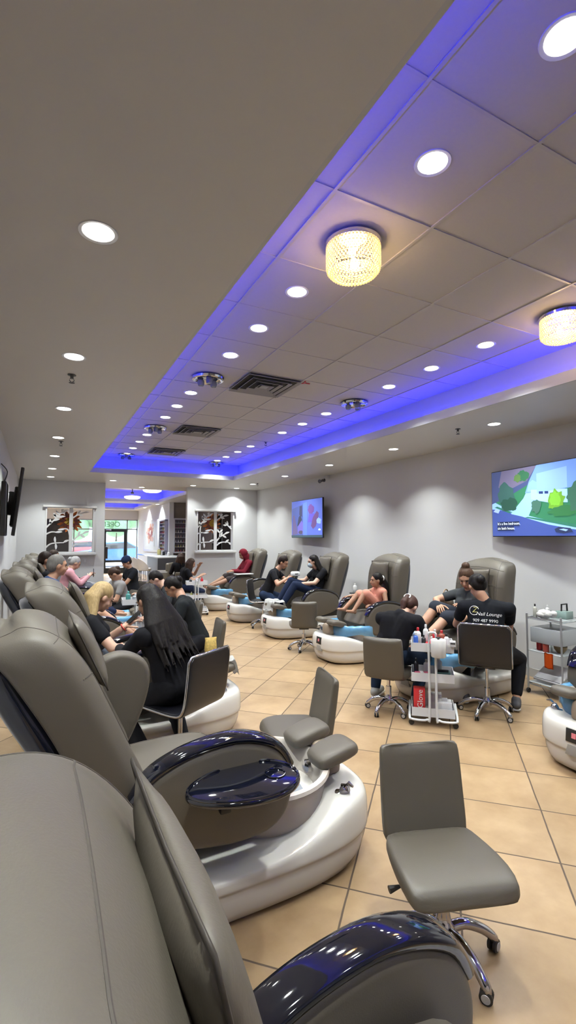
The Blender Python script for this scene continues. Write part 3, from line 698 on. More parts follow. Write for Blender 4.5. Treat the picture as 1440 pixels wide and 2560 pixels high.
def shell_chair():
    t = thing('black_shell_chair', 'x', 'chair')
    P = [(.21, .47), (.19, .495), (.05, .485), (-.10, .475), (-.18, .485), (-.215, .53), (-.235, .62), (-.25, .74), (-.262, .86)]
    sp = smooth_path([(x, 0, z) for x, z in P], 4); N = len(sp)
    rings = []
    for i, p in enumerate(sp):
        d = (sp[min(i + 1, N - 1)] - sp[max(i - 1, 0)]).normalized(); nn = Vector((-d.z, 0, d.x)); 
        k = i / (N - 1); w = .44 - (.06 if k in (0, 1) else .02 if (i < 2 or i > N - 3) else 0)
        rings.append(section(p, (0, 1, 0), nn, w, .032, .22, 24))
    b = B(); add_loft(b, rings); obj('shell', b, blackleather, t, 60)
    b = B(); W_ = .222
    e = [Vector((p.x, W_, p.z)) for p in sp]; e2 = [Vector((p.x, -W_, p.z)) for p in sp][::-1]
    loop = e[1:-1] + [Vector((sp[-1].x, .20, sp[-1].z + .006)), Vector((sp[-1].x, -.20, sp[-1].z + .006))] + e2[1:-1] + [Vector((sp[0].x + .006, -.19, sp[0].z)), Vector((sp[0].x + .006, .19, sp[0].z))]
    add_tube(b, loop, .009, 8, closed=True); obj('chrome_rim', b, chrome, t, 180)
    boxo('seat_plate', (0, 0, .45), (.18, .16, .03), blackp, t, .005)
    star_base(t, .24, .11, .45)
    return t
BC = shell_chair()
for i, (x, y, a, lb) in enumerate([
    (.92, 3.42, fz(-.56, .83), 'black shell chair with chrome rim under the long-haired technician'),
    (3.78, 3.20, fz(.80, .60), 'black shell chair with chrome rim under the technician in the printed shirt'),
    (3.72, 8.14, fz(.8, -.6), 'black shell chair with chrome rim under the man in the black shirt'),
    ]):
    o = BC if i == 0 else dup(BC, (0, 0, 0), 0, lb); o.location = (x, y, 0); o.rotation_euler = (0, 0, a); o['label'] = lb; o['group'] = 'black shell chairs with chrome rims'

# ================================================================ TROLLEYS
def tube_trolley(t, w=.40, d=.26, h=.80, basket=True, tiers=(.12, .42, .68), m=whitep):
    """local: x along the width, y depth; -y is the side with the tube uprights"""
    b = B()
    for s in (-1, 1):
        add_tube(b, smooth_path([(s * .03, -d / 2 - .012, h), (s * .03, -d / 2 - .012, .11), (s * .05, -d / 2 - .016, .065), (s * .10, -d / 2 - .02, .055), (s * w / 2, -d / 2 - .02, .06), (s * (w / 2 + .02), -d / 2, .075), (s * (w / 2 + .02), d / 2, .12)], 5), .0105, 8)
        add_tube(b, [(s * .03, d / 2 + .012, h - .1), (s * .03, d / 2 + .012, .08)], .010, 8)
    add_tube(b, smooth_path([(-.03, -d / 2 - .012, h), (-.02, -d / 2 - .012, h + .015), (.02, -d / 2 - .012, h + .015), (.03, -d / 2 - .012, h)], 4), .0105, 8)
    obj('tube_frame', b, m, t, 60)
    for z in tiers:
        b = B(); hh = .075
        add_box(b, (0, 0, z - hh / 2 + .002), (w, d, .004))
        for s in (-1, 1): add_box(b, (s * w / 2, 0, z), (.004, d, hh)); add_box(b, (0, s * d / 2, z), (w, .004, hh))
        obj('tier', b, m, t)
    for sx in (-1, 1):
        for sy in (-1, 1):
            b = B(); add_lathe(b, [(.0005, -.01), (.022, -.01), (.025, 0), (.022, .01), (.0005, .01)], n=18, capb=False, capt=False)
            bmesh.ops.transform(b, matrix=Matrix.Translation((sx * (w / 2 + .005), sy * (d / 2 - .005), .0252)) @ Matrix.Rotation(pi / 2, 4, 'X'), verts=b.verts); add_box(b, (sx * (w / 2 + .005), sy * (d / 2 - .005), .055), (.02, .024, .03), .004); obj('castor', b, rubber, t)
def inst(root_loc, rz, local): 
    v = Matrix.Rotation(rz, 4, 'Z') @ Vector(local); return Vector(root_loc) + v
def bottle(loc, r, h, col, label, cap=(.85, .85, .85), name='bottle', group=None, tr=0, lab=None):
    t = thing(name, label, 'bottle', loc, random.uniform(0, 6), group)
    b = B(); add_lathe(b, [(r * .9, 0), (r, .004), (r, h * .68), (r * .8, h * .76), (r * .35, h * .82), (r * .35, h * .86), (.0005, h * .86)], n=18, capt=False); obj('body', b, mat('bottle_%.2f_%.2f_%.2f' % col, col, .25, trans=tr, var=.02), t)
    b = B(); add_lathe(b, [(r * .42, h * .84), (r * .42, h * .98), (r * .3, h), (.0005, h)], n=14, capt=False); obj('cap', b, mat('cap_%.2f_%.2f_%.2f' % cap, cap, .35, var=.02), t)
    if lab:
        b = B(); add_lathe(b, [(r * 1.01, h * .2), (r * 1.01, h * .58)], n=18, capb=False, capt=False); obj('paper_label', b, mat('lab_%.2f_%.2f_%.2f' % lab, lab, .6), t)
    return t
def tpos(T, x, y, z): 
    return tuple(T.matrix_basis @ Vector((x, y, z)))
white = (.78, .78, .78); red = (.55, .03, .04); black = (.015, .015, .018); teal = (.10, .38, .36); pink = (.75, .35, .42)
T1 = thing('tool_trolley', 'white three-tier trolley crowded with supplies, in front of the bun woman', 'trolley', (3.19, 3.30, 0), fz(.25, -.23) )
tube_trolley(T1, .36, .28)
gN = 'bottles on the crowded white trolley'
z3 = .68 - .0335
spec = [(-.12, .06, .028, .17, white, red, 'white bottle with red cap standing at the back of the crowded trolley'), (-.05, .08, .025, .20, white, white, 'tall white pump bottle on the crowded trolley'), (.03, .06, .024, .16, red, white, 'red bottle in the middle of the crowded trolley'),
        (-.14, -.02, .022, .14, (.04, .12, .5), white, 'small blue bottle at the left of the crowded trolley'), (-.07, -.01, .02, .12, black, black, 'black bottle at the left of the crowded trolley'), (.09, .09, .03, .15, (.30, .08, .05), red, 'brown red bottle nearest the printed shirt'), (.0, -.02, .018, .11, pink, white, 'small pink bottle on the crowded trolley'), (.13, .03, .022, .13, white, black, 'white bottle with black cap on the crowded trolley')]
for x, y, r, h, c, cc, lb in spec: bottle(tpos(T1, x, y, z3), r, h, c, lb, cc, group=gN)
def box_thing(name, label, cat, T, p, s, m, rz=0, group=None, parts=()):
    t = thing(name, label, cat, tpos(T, *p), T.rotation_euler.z + rz, group); boxo('body', (0, 0, s[2] / 2), s, m, t, .004)
    for nm, c, ss, mm in parts: boxo(nm, c, ss, mm, t, .001)
    return t
redm2 = mat('red_card', (.62, .035, .04), .4); whc = mat('white_card', (.8, .8, .8), .5)
# paper towel roll on the front of the trolley
t = thing('paper_towel_roll', 'white paper roll hanging on the front of the crowded trolley', 'paper roll', tpos(T1, .05, -.2, .62)); b = B(); add_lathe(b, [(.018, 0), (.058, 0), (.062, .004), (.062, .145), (.058, .15), (.018, .15), (.018, 0)], n=32, capb=False, capt=False); obj('roll', b, mat('soft_paper', (.82, .82, .80), .9, bump=.3, bscale=60), t, 50)
b = B(); add_tube(b, [(0, 0, -.01), (0, 0, .16)], .008, 8); add_box(b, (0, 0, .163), (.03, .03, .012), .003); add_tube(b, [(0, 0, -.008), (0, .07, -.008), ], .006, 8); obj('holder', b, blackp, t)
box_thing('red_case', 'flat red and white case behind the paper roll', 'case', T1, (.02, .0, z3 + .0), (.16, .1, .05), redm2, parts=[('stripe', (0, -.051, .03), (.15, .002, .012), whc)])
t = thing('wall_clip_box', 'small white plastic clip box at the corner of the crowded trolley', 'box', tpos(T1, .17, -.16, .70), T1.rotation_euler.z); boxo('body', (0, 0, .03), (.05, .04, .05), whitep, t, .004); boxo('slot', (0, -.021, .035), (.04, .002, .012), blackp, t)
z2 = .42 - .0335; z1 = .12 - .0335
g2 = 'supplies on the middle and lower tiers of the crowded trolley'
box_thing('file_stack', 'pink nail files lying on the middle tier', 'nail files', T1, (-.09, -.04, z2), (.12, .08, .05), mat('pink_card', (.65, .12, .22), .5), .2, g2, [('band', (0, 0, .052), (.03, .082, .002), whc)])
box_thing('tool_tray', 'dark tool tray on the middle tier, right side', 'tray', T1, (.09, -.02, z2), (.13, .14, .06), mat('dark_green_plastic', (.02, .06, .06), .4), 0, g2, [('grip', (0, 0, .07), (.1, .02, .02), blackp)])
bottle(tpos(T1, .06, .09, z2), .03, .17, (.55, .58, .62), 'clear grey jar of brushes on the middle tier', white, tr=.4, group=g2); bottle(tpos(T1, -.05, .08, z2), .025, .14, white, 'white jar on the middle tier', (.6, .6, .6), group=g2)
bottle(tpos(T1, -.14, .06, z2), .022, .15, black, 'black bottle on the middle tier, left corner', black, group=g2)
t = box_thing('glove_box', 'upright red disposable glove box with white writing on the lowest tier', 'box', T1, (-.115, -.07, z1), (.10, .09, .225), redm2, 0, g2)
x = text_mesh('Glove', .066, whc, 'lettering', t); x.location = (.008, -.0465, .138); x.rotation_euler = (pi / 2, -pi / 2, 0)
box_thing('tissue_box', 'white tissue box on the lowest tier, right side', 'box', T1, (.10, -.03, z1), (.12, .12, .11), whc, 0, g2, [('tissue', (0, 0, .12), (.05, .02, .03), whitep)])
box_thing('towel_pack', 'folded white towels beside the tissue box', 'towels', T1, (.02, .08, z1), (.12, .08, .14), mat('towel_white', (.75, .74, .72), .95, bump=.6, bscale=120), 0, g2)
# glass trolley by the right wall
GT = thing('glass_trolley', 'glass and chrome trolley against the right wall beyond the crowded one', 'trolley', (4.88, 3.235, 0), 0)
b = B()
for sx in (-1, 1):
    for sy in (-1, 1): add_tube(b, [(sx * .20, sy * .19, .06), (sx * .20, sy * .19, .84)], .011, 8)
add_tube(b, [(-.2, -.19, .80), (.2, -.19, .80), (.2, .19, .80), (-.2, .19, .80)], .008, 8, closed=True)
add_tube(b, [(-.2, -.19, .10), (.2, -.19, .10), (.2, .19, .10), (-.2, .19, .10)], .008, 8, closed=True); obj('frame', b, mat('silver_paint', (.62, .63, .66), .3, .5), GT, 60)
for z in (.785, .45, .12): boxo('shelf', (0, 0, z), (.40, .38, .008), mat('frosted_glass', (.70, .76, .78), .15, trans=.35, var=0), GT, .002)
for z in (.62,): boxo('drawer', (0, 0, z), (.36, .34, .16), mat('frosted_drawer', (.62, .66, .70), .25, trans=.25, var=.03), GT, .01)
for sx in (-1, 1):
    for sy in (-1, 1):
        b = B(); add_lathe(b, [(.0005, -.01), (.024, -.01), (.027, 0), (.024, .01), (.0005, .01)], n=16, capb=False, capt=False); bmesh.ops.transform(b, matrix=Matrix.Translation((sx * .2, sy * .19, .0275)) @ Matrix.Rotation(pi / 2, 4, 'X'), verts=b.verts); obj('castor', b, rubber, GT)
g3 = 'things on the glass trolley'
t = thing('towel_bundle', 'crumpled white cloths piled on the glass trolley top', 'towels', tpos(GT, -.1, .02, .79), 0, g3)
b = B(); rnd = random.Random(3)
for k in range(9):
    q = bmesh.new(); bmesh.ops.create_icosphere(q, subdivisions=2, radius=.04 + rnd.random() * .02)
    for v in q.verts: v.co *= 1 + rnd.uniform(-.08, .08)
    merge(b, q, Matrix.Translation((rnd.uniform(-.06, .06), rnd.uniform(-.06, .06), rnd.uniform(.03, .07))) @ Matrix.Diagonal((1, 1, .7, 1)))
obj('cloth', b, mat('towel_white', (.75, .74, .72), .95), t, 180)
bottle(tpos(GT, .02, .10, .79), .02, .13, white, 'slim white bottle on the glass trolley top', white, group=g3); bottle(tpos(GT, -.13, .14, .79), .02, .15, (.5, .5, .45), 'grey bottle behind the cloths on the glass trolley', black, group=g3)
t = thing('acrylic_organizer', 'clear organizer with a dark handle on the glass trolley top', 'organizer', tpos(GT, .11, -.03, .79), 0, g3); boxo('body', (0, 0, .04), (.12, .12, .08), mat('mint_acrylic', (.55, .75, .70), .15, trans=.5, var=0), t, .005)
b = B(); add_tube(b, [(-.05, 0, .07), (-.045, 0, .15), (.045, 0, .15), (.05, 0, .07)], .009, 8); obj('handle', b, blackp, t)
t = thing('orange_cloth', 'bright orange cloth hanging over the middle shelf of the glass trolley', 'cloth', tpos(GT, -.205, -.06, .33), 0, g3)
b = B(); n = 10; vv = [[b.verts.new((-.016 - .006 * sin(j * 1.1) , -.05 + .10 * j / n, .135 - .155 * i / n + .004 * sin(j))) for j in range(n + 1)] for i in range(n + 1)]
for i in range(n):
    for j in range(n): b.faces.new((vv[i][j], vv[i][j + 1], vv[i + 1][j + 1], vv[i + 1][j]))
bmesh.ops.solidify(b, geom=list(b.faces), thickness=.006); obj('fabric', b, mat('orange_cloth', (.85, .14, .01), .8), t, 180)
for (x, y, c, lb) in ((-.10, .12, red, 'red bottle on the middle shelf of the glass trolley'), (-.14, .02, (.45, .08, .06), 'dark red bottle on the middle shelf of the glass trolley')): bottle(tpos(GT, x, y, .455), .03, .15, c, lb, white, group=g3)
t = thing('brush_bowl', 'round wooden bowl behind the orange cloth', 'bowl', tpos(GT, -.05, -.08, .455), 0, g3); b = B(); add_lathe(b, [(.03, 0), (.06, .04), (.065, .07), (.06, .07), (.0005, .02)], n=24, capt=False); obj('bowl', b, mat('wood_bowl', (.22, .16, .08), .5), t); b = B(); bmesh.ops.create_icosphere(b, subdivisions=2, radius=.05); bmesh.ops.transform(b, matrix=Matrix.Translation((0, 0, .07)), verts=b.verts); obj('sponge', b, mat('sponge', (.30, .27, .17), .9, bump=.8, bscale=60), t, 180)
t = thing('white_tray', 'white plastic tray leaning on the lowest shelf of the glass trolley', 'tray', tpos(GT, -.06, 0, .13), 0, g3); boxo('body', (-.0, 0, .09), (.26, .30, .02), mat('grey_white_plastic', (.55, .56, .60), .4), t, .006, rot=RY(-.5)); boxo('rim', (-.1, 0, .035), (.02, .28, .02), blackp, t)
# far carts
C2 = thing('tool_trolley', 'white cart beside the woman below the right cut-out window', 'trolley', (3.04, 10.12, 0), fz(.95, -.2)); tube_trolley(C2, .44, .30, .76, tiers=(.12, .40, .68))
C3 = thing('tool_trolley', 'white cart between the blonde woman and the blue cap technician', 'trolley', (1.24, 6.88, 0), fz(.98, -.1)); tube_trolley(C3, .42, .30, .86, tiers=(.14, .44, .78))
g4, g5 = 'supplies on the cart below the right window', 'supplies on the cart beyond the blonde woman'
for x, y, r, h, c, cc, lb in [(-.12, .03, .03, .12, black, (.4, .5, .6), 'dark box shaped bottle on the left of the cart below the right window'), (.0, .05, .028, .14, (.8, .75, .78), pink, 'white pink bottle on the cart below the right window'), (.12, .04, .03, .15, red, red, 'red bottle on the right of the cart below the right window')]: bottle(tpos(C2, x, y, .645), r, h, c, lb, cc, group=g4)
for x, y, r, h, c, cc, lb in [(-.1, 0, .028, .12, (.6, .6, .2), white, 'yellowish jar on the middle tier of the cart below the right window'), (.02, 0, .025, .1, (.6, .3, .1), white, 'orange jar on the middle tier of the cart below the right window')]: bottle(tpos(C2, x, y, .367), r, h, c, lb, cc, group=g4)
box_thing('towel_pack', 'white towels on the lowest tier of the cart below the right window', 'towels', C2, (0, 0, .087), (.30, .22, .16), MATS['towel_white'], 0, g4)
for x, y, r, h, c, cc, lb, tr_ in [(-.13, .0, .032, .17, teal, teal, 'teal green bottle on the cart beyond the blonde woman', .4), (-.03, .02, .045, .13, (.7, .75, .78), white, 'clear jar on the cart beyond the blonde woman', .6), (.08, .05, .03, .16, white, white, 'white bottle on the cart beyond the blonde woman', 0), (.14, -.06, .03, .10, (.05, .03, .5), (.05, .03, .5), 'deep blue jar on the cart beyond the blonde woman', 0)]: bottle(tpos(C3, x, y, .745), r, h, c, lb, cc, group=g5, tr=tr_)
# towels on tubs
def towel(loc, rz, label, w=.34, l=.42, m='towel_white', drop=.16):
    b = B(); n = 14; vv = []
    for i in range(n + 1):
        row = []
        for j in range(n + 1):
            u, v = i / n - .5, j / n - .5; x = u * l; y = v * w; z = .012 * sin(9 * u + 4 * v) + .012 * sin(14 * v)
            over = max(0, abs(x) - .09); x = math.copysign(min(abs(x), .09) + over * .35, x); z -= over * 1.0 * drop / .12
            row.append(b.verts.new((x, y * (1 + .1 * sin(5 * u)), z)))
        vv.append(row)
    for i in range(n):
        for j in range(n): b.faces.new((vv[i][j], vv[i + 1][j], vv[i + 1][j + 1], vv[i][j + 1]))
    bmesh.ops.solidify(b, geom=list(b.faces), thickness=.014)
    o = obj('towel', b, MATS[m], None, 180); o.location = loc; o.rotation_euler = (0, 0, rz); return tag(o, label, 'towel')
towel((XB - 1.43, 7.28 + .02, .595), .1, 'white towel draped over the footrest beside the masked woman'); towel((1.45, 4.16 - .05, .60), 0, 'white and grey towel draped over the footrest beside the long-haired technician', .3, .4)
boxt = thing('snack_bag', 'small patterned yellow bag standing on the towel by the long-haired technician', 'bag', (1.40, 4.2, .62)); b = B(); add_loft(b, [section((0, 0, z), (1, 0, 0), (0, 1, 0), w, d_, .5, 12) for z, w, d_ in ((0, .10, .05), (.03, .11, .06), (.10, .10, .04), (.13, .11, .008))]); obj('bag', b, mat('yellow_print', (.6, .42, .12), .6, var=.6, scale=50), boxt, 60)
# letter G card on tub F, cups near the faucets on the wall side
t = thing('letter_card', 'grey card with a white letter on the blue lined bowl at the right edge', 'card', (XB - .05 - 1.415, 2.06, .44), -pi / 2)
boxo('card', (0, 0, 0), (.12, .006, .10), mat('grey_card', (.12, .13, .15), .4), t, .002, rot=RX(-.25)); x = text_mesh('G', .085, whc, 'lettering', t, .001); x.location = (0, -.006, 0); x.rotation_euler = (pi / 2 - .25, 0, 0)
bag = thing('handbag', 'brown handbag standing on the chair arm behind the ponytail technician', 'handbag', (4.34, 4.245, .755), .4)
b = B(); add_loft(b, [section((0, 0, z), (1, 0, 0), (0, 1, 0), w, d_, .4, 16) for z, w, d_ in ((0, .26, .12), (.02, .28, .14), (.12, .27, .12), (.18, .25, .05))]); obj('body', b, mat('brown_bag', (.10, .06, .035), .5), bag, 60); b = B(); add_tube(b, smooth_path([(-.08, 0, .17), (-.06, 0, .25), (.0, 0, .275), (.06, 0, .25), (.08, 0, .17)], 5), .008, 8); obj('handle', b, mat('tan_strap', (.32, .22, .14), .5), bag)
sd_ = thing('side_stand', 'small dark stand holding a white bottle beside the little girl', 'stand', (4.55, 6.40, 0)); b = B(); add_lathe(b, [(.12, 0), (.12, .015), (.015, .02), (.015, .74), (.09, .75), (.09, .76), (.0005, .76)], n=20); obj('stand_body', b, blackp, sd_)
bottle((4.55, 6.40, .761), .03, .15, white, 'white bottle on the small stand beside the little girl', white)

# ================================================================ SCREENS
def flat_art(name, Wd, Ht, shapes, parent, em=0, dz=.0004):
    """shapes: (colour, [(u,v)...]) with u,v in 0..1; picture lies in local xz facing -y"""
    bm = B(); mats = []; idx = {}
    for k, (c, pts) in enumerate(shapes):
        if c not in idx:
            idx[c] = len(mats); mats.append(mat('art_%s_%.2f_%.2f_%.2f' % ((name,) + c), c, .35, emit=em, var=0) if em else mat('art_%.2f_%.2f_%.2f' % c, c, .6, var=.05))
        vs = [bm.verts.new(((u - .5) * Wd, -dz * (k + 1), (v - .5) * Ht)) for u, v in pts]
        try: f = bm.faces.new(vs); f.material_index = idx[c]; f.normal_update()
        except ValueError: pass
        if f.normal.y > 0: f.normal_flip()
    me = bpy.data.meshes.new(name); bmesh.ops.triangulate(bm, faces=bm.faces); bm.to_mesh(me); bm.free()
    return link(me, name, mats, parent)
def blob(cx, cy, rx, ry, n=22, j=.18, seed=1, rot=0):
    r = random.Random(seed); o = []
    for i in range(n):
        a = 2 * pi * i / n; k = 1 + r.uniform(-j, j); x, y = rx * k * cos(a), ry * k * sin(a); o.append((min(.995, max(.005, cx + x * cos(rot) - y * sin(rot))), min(.995, max(.005, cy + x * sin(rot) + y * cos(rot)))))
    return [(min(.997, max(.003, a)), min(.997, max(.003, c))) for a, c in smooth2(o, 3)]
def tv(loc, rz, label, shapes, em, tilt=0, Wd=1.45, Ht=.82, stem=.1):
    t = thing('wall_screen', label, 'television', loc, rz); t.rotation_euler = (tilt, 0, rz)
    boxo('panel', (0, .02, 0), (Wd, .035, Ht), blackp, t, .006)
    boxo('rear_housing', (0, .05, -.05), (Wd * .6, .05, Ht * .6), blackp, t, .015)
    b = B(); add_box(b, (0, .05 + stem / 2, 0), (.2, stem, .3), .01); add_tube(b, [(.1, .08, .1), (.22, .06 + stem, .16)], .008, 8); obj('wall_bracket', b, blackp, t)
    if shapes: flat_art('screen_picture', Wd - .02, Ht - .02, shapes, t, em)
    else: boxo('screen_glass', (0, .001, 0), (Wd - .02, .003, Ht - .02), mat('dark_screen', (.01, .01, .012), .08, coat=1, var=0), t)
    return t
sq = [(0, 0), (1, 0), (1, 1), (0, 1)]
road, lawn, lite, roof = (.045, .075, .28), (.03, .16, .08), (.25, .45, .85), (.15, .28, .68)
sh = [(lawn, sq), ((.05, .07, .17), [(0, .5), (.0, 1), (.5, 1), (.42, .75), (.2, .6)]), ((.13, .12, .20), [(.08, .75), (.12, 1), (.5, 1), (.4, .8), (.25, .72)]),
      (road, [(0, 0), (0, .42), (.1, .40), (.25, .33), (.42, .24), (.6, .155), (.8, .09), (1, .04), (1, 0)]), (lite, [(0, .42), (0, .50), (.04, .52), (.15, .43), (.32, .33), (.5, .25), (.8, .15), (1, .09), (1, .04), (.8, .09), (.6, .155), (.42, .24), (.25, .33), (.1, .40)]),
      ((.03, .15, .10), [(.03, .445), (.06, .46), (.24, .355), (.20, .345)]), (lite, [(.22, .33), (.36, .55), (.40, .66), (.50, .66), (.48, .5), (.40, .26)]), ((.03, .15, .10), [(.37, .265), (.40, .275), (.9, .135), (.86, .10)]),
      ((.035, .10, .09), blob(.17, .60, .10, .20, seed=4)), ((.02, .07, .05), blob(.20, .47, .09, .10, seed=5)), ((.03, .12, .06), blob(.36, .88, .06, .08, seed=6)), ((.08, .16, .05), blob(.30, .86, .04, .06, seed=7)),
      (roof, [(.38, .62), (.42, .78), (.50, 1.0), (1, 1), (1, .66), (.70, .62)]), ((.20, .36, .78), [(.40, .64), (.42, .76), (.46, .80), (.54, .72), (.54, .62)]), ((.30, .50, .92), [(.44, .52), (.44, .66), (.78, .62), (.78, .44), (.6, .46)]), ((.22, .38, .80), [(.5, .6), (.5, .88), (.78, .92), (.78, .64)]),
      ((.02, .04, .14), [(.52, .625), (.56, .62), (.56, .585), (.52, .59)]), ((.02, .04, .14), [(.575, .62), (.61, .615), (.61, .58), (.575, .585)]), ((.02, .04, .14), [(.66, .60), (.69, .595), (.69, .56), (.66, .565)]),
      ((.12, .30, .03), blob(.68, .47, .075, .15, seed=8)), ((.16, .42, .04), blob(.67, .50, .05, .10, seed=9)), ((.03, .14, .05), blob(.74, .33, .12, .07, seed=10)), ((.05, .13, .10), blob(.49, .42, .05, .09, seed=11)), ((.04, .12, .08), blob(.88, .5, .1, .2, seed=14)),
      ((.30, .42, .72), [(.02, .38), (.05, .42), (.1, .40), (.08, .35)]), ((.02, .03, .08), [(.66, .09), (.70, .12), (.80, .10), (.82, .05), (.74, .03), (.67, .05)]), ((.25, .40, .80), [(.70, .085), (.74, .095), (.78, .08), (.76, .06)]),
      ((.012, .018, .05), [(.065, .152), (.315, .152), (.315, .215), (.065, .215)]), ((.012, .018, .05), [(.065, .082), (.255, .082), (.255, .145), (.065, .145)])]
tva = tv((5.05, 3.52, 2.075), -pi / 2 + radians(-9), 'big screen on the right wall showing an aerial view of houses', sh, 1.0, 0, 1.45, .83, .12)
for txt, u, v in (("It's a five bedroom,", .072, .185), ("six bath house.", .072, .115)):
    x = text_mesh(txt, .047, mat('caption_white', (.75, .85, 1), .5, emit=1, var=0), 'caption_text', tva, .0002, 'LEFT'); x.location = ((u - .5) * 1.43, -.0016 * 10, (v - .5) * .81); x.rotation_euler = (pi / 2, 0, 0)
blu = (.075, .13, .50)
sh = [((.08, .12, .45), sq), ((.06, .09, .30), [(.02, .05), (.02, .80), (.40, .90), (.40, .05)]), ((.10, .08, .20), [(.02, .05), (.05, .6), (.10, .62), (.22, .1)]), ((.035, .04, .10), [(.27, .62), (.28, .85), (.37, .86), (.37, .55)]), ((.03, .035, .07), [(.20, .30), (.25, .55), (.31, .62), (.36, .48), (.28, .35)]), ((.12, .10, .40), [(.22, .1), (.22, .3), (.34, .45), (.40, .4), (.40, .1)]), ((.06, .05, .10), blob(.32, .14, .07, .05, seed=3)),
      ((.09, .16, .62), [(.40, .05), (.40, .92), (.54, .95), (.54, .05)]), ((.11, .05, .22), blob(.66, .74, .09, .13, seed=6)), ((.09, .07, .40), [(.56, .4), (.6, .62), (.78, .62), (.75, .4)]), ((.10, .05, .16), [(.66, .3), (.72, .52), (.84, .68), (.90, .62), (.88, .48), (.80, .28), (.72, .22)]), ((.22, .34, .78), blob(.9, .42, .07, .08, seed=8)), ((.5, .75, 1), blob(.92, .20, .035, .025, seed=9)), ((.03, .06, .08), [(0, 0), (1, 0), (1, .06), (0, .06)])]
tv((5.06, 8.88, 2.055), -pi / 2 + radians(-2), 'smaller looking screen farther along the right wall with a bluish picture', sh, 1.0, 0, 1.42, .82, .12)
tv((-.235, 7.15, 2.08), pi / 2 + radians(2), 'thin black screen on the left wall, seen edge on', None, 0, radians(6), 1.3, .82, .08); 
t = thing('wall_screen', 'smaller black screen on the left wall beside the edge-on one', 'television', (-.385, 6.45, 2.0), pi / 2); boxo('panel', (0, -.02, -.02), (.4, .05, .62), blackp, t, .01); b = B(); add_tube(b, smooth_path([(.1, 0, .3), (.0, -.04, .42), (-.08, .02, .5)], 4), .006, 6); obj('cable', b, blackp, t)

# ================================================================ CUT-OUT WINDOWS
whp = mat('white_fretwork', (.76, .76, .77), .5, var=.02)
def leaf(bm, x, z, a, l, w, y0, y1):
    pts = []
    for i in range(9): t = i / 8; pts.append((l * t, w * sin(pi * t) ** .8))
    for i in range(7, 0, -1): t = i / 8; pts.append((l * t, -w * .6 * sin(pi * t) ** .8))
    ca, sa = cos(radians(a)), sin(radians(a)); add_prism(bm, [(x + p * ca - q * sa, z + p * sa + q * ca) for p, q in pts], y0, y1, 'y')
def stem(bm, pts, w, y0, y1):
    P = smooth_path([(x, 0, z) for x, z in pts], 5); L_, R_ = [], []
    for i, p in enumerate(P):
        d = (P[min(i + 1, len(P) - 1)] - P[max(i - 1, 0)]).normalized(); k = w * (1 - .45 * i / len(P)); L_.append((p.x - d.z * k / 2, p.z + d.x * k / 2)); R_.append((p.x + d.z * k / 2, p.z - d.x * k / 2))
    add_prism(bm, L_ + R_[::-1], y0, y1, 'y')
ora = [mat('petal_orange', (.62, .17, .03), .6), mat('petal_brown', (.16, .06, .04), .6), mat('petal_gold', (.60, .36, .05), .6), mat('petal_red', (.30, .07, .05), .6)]
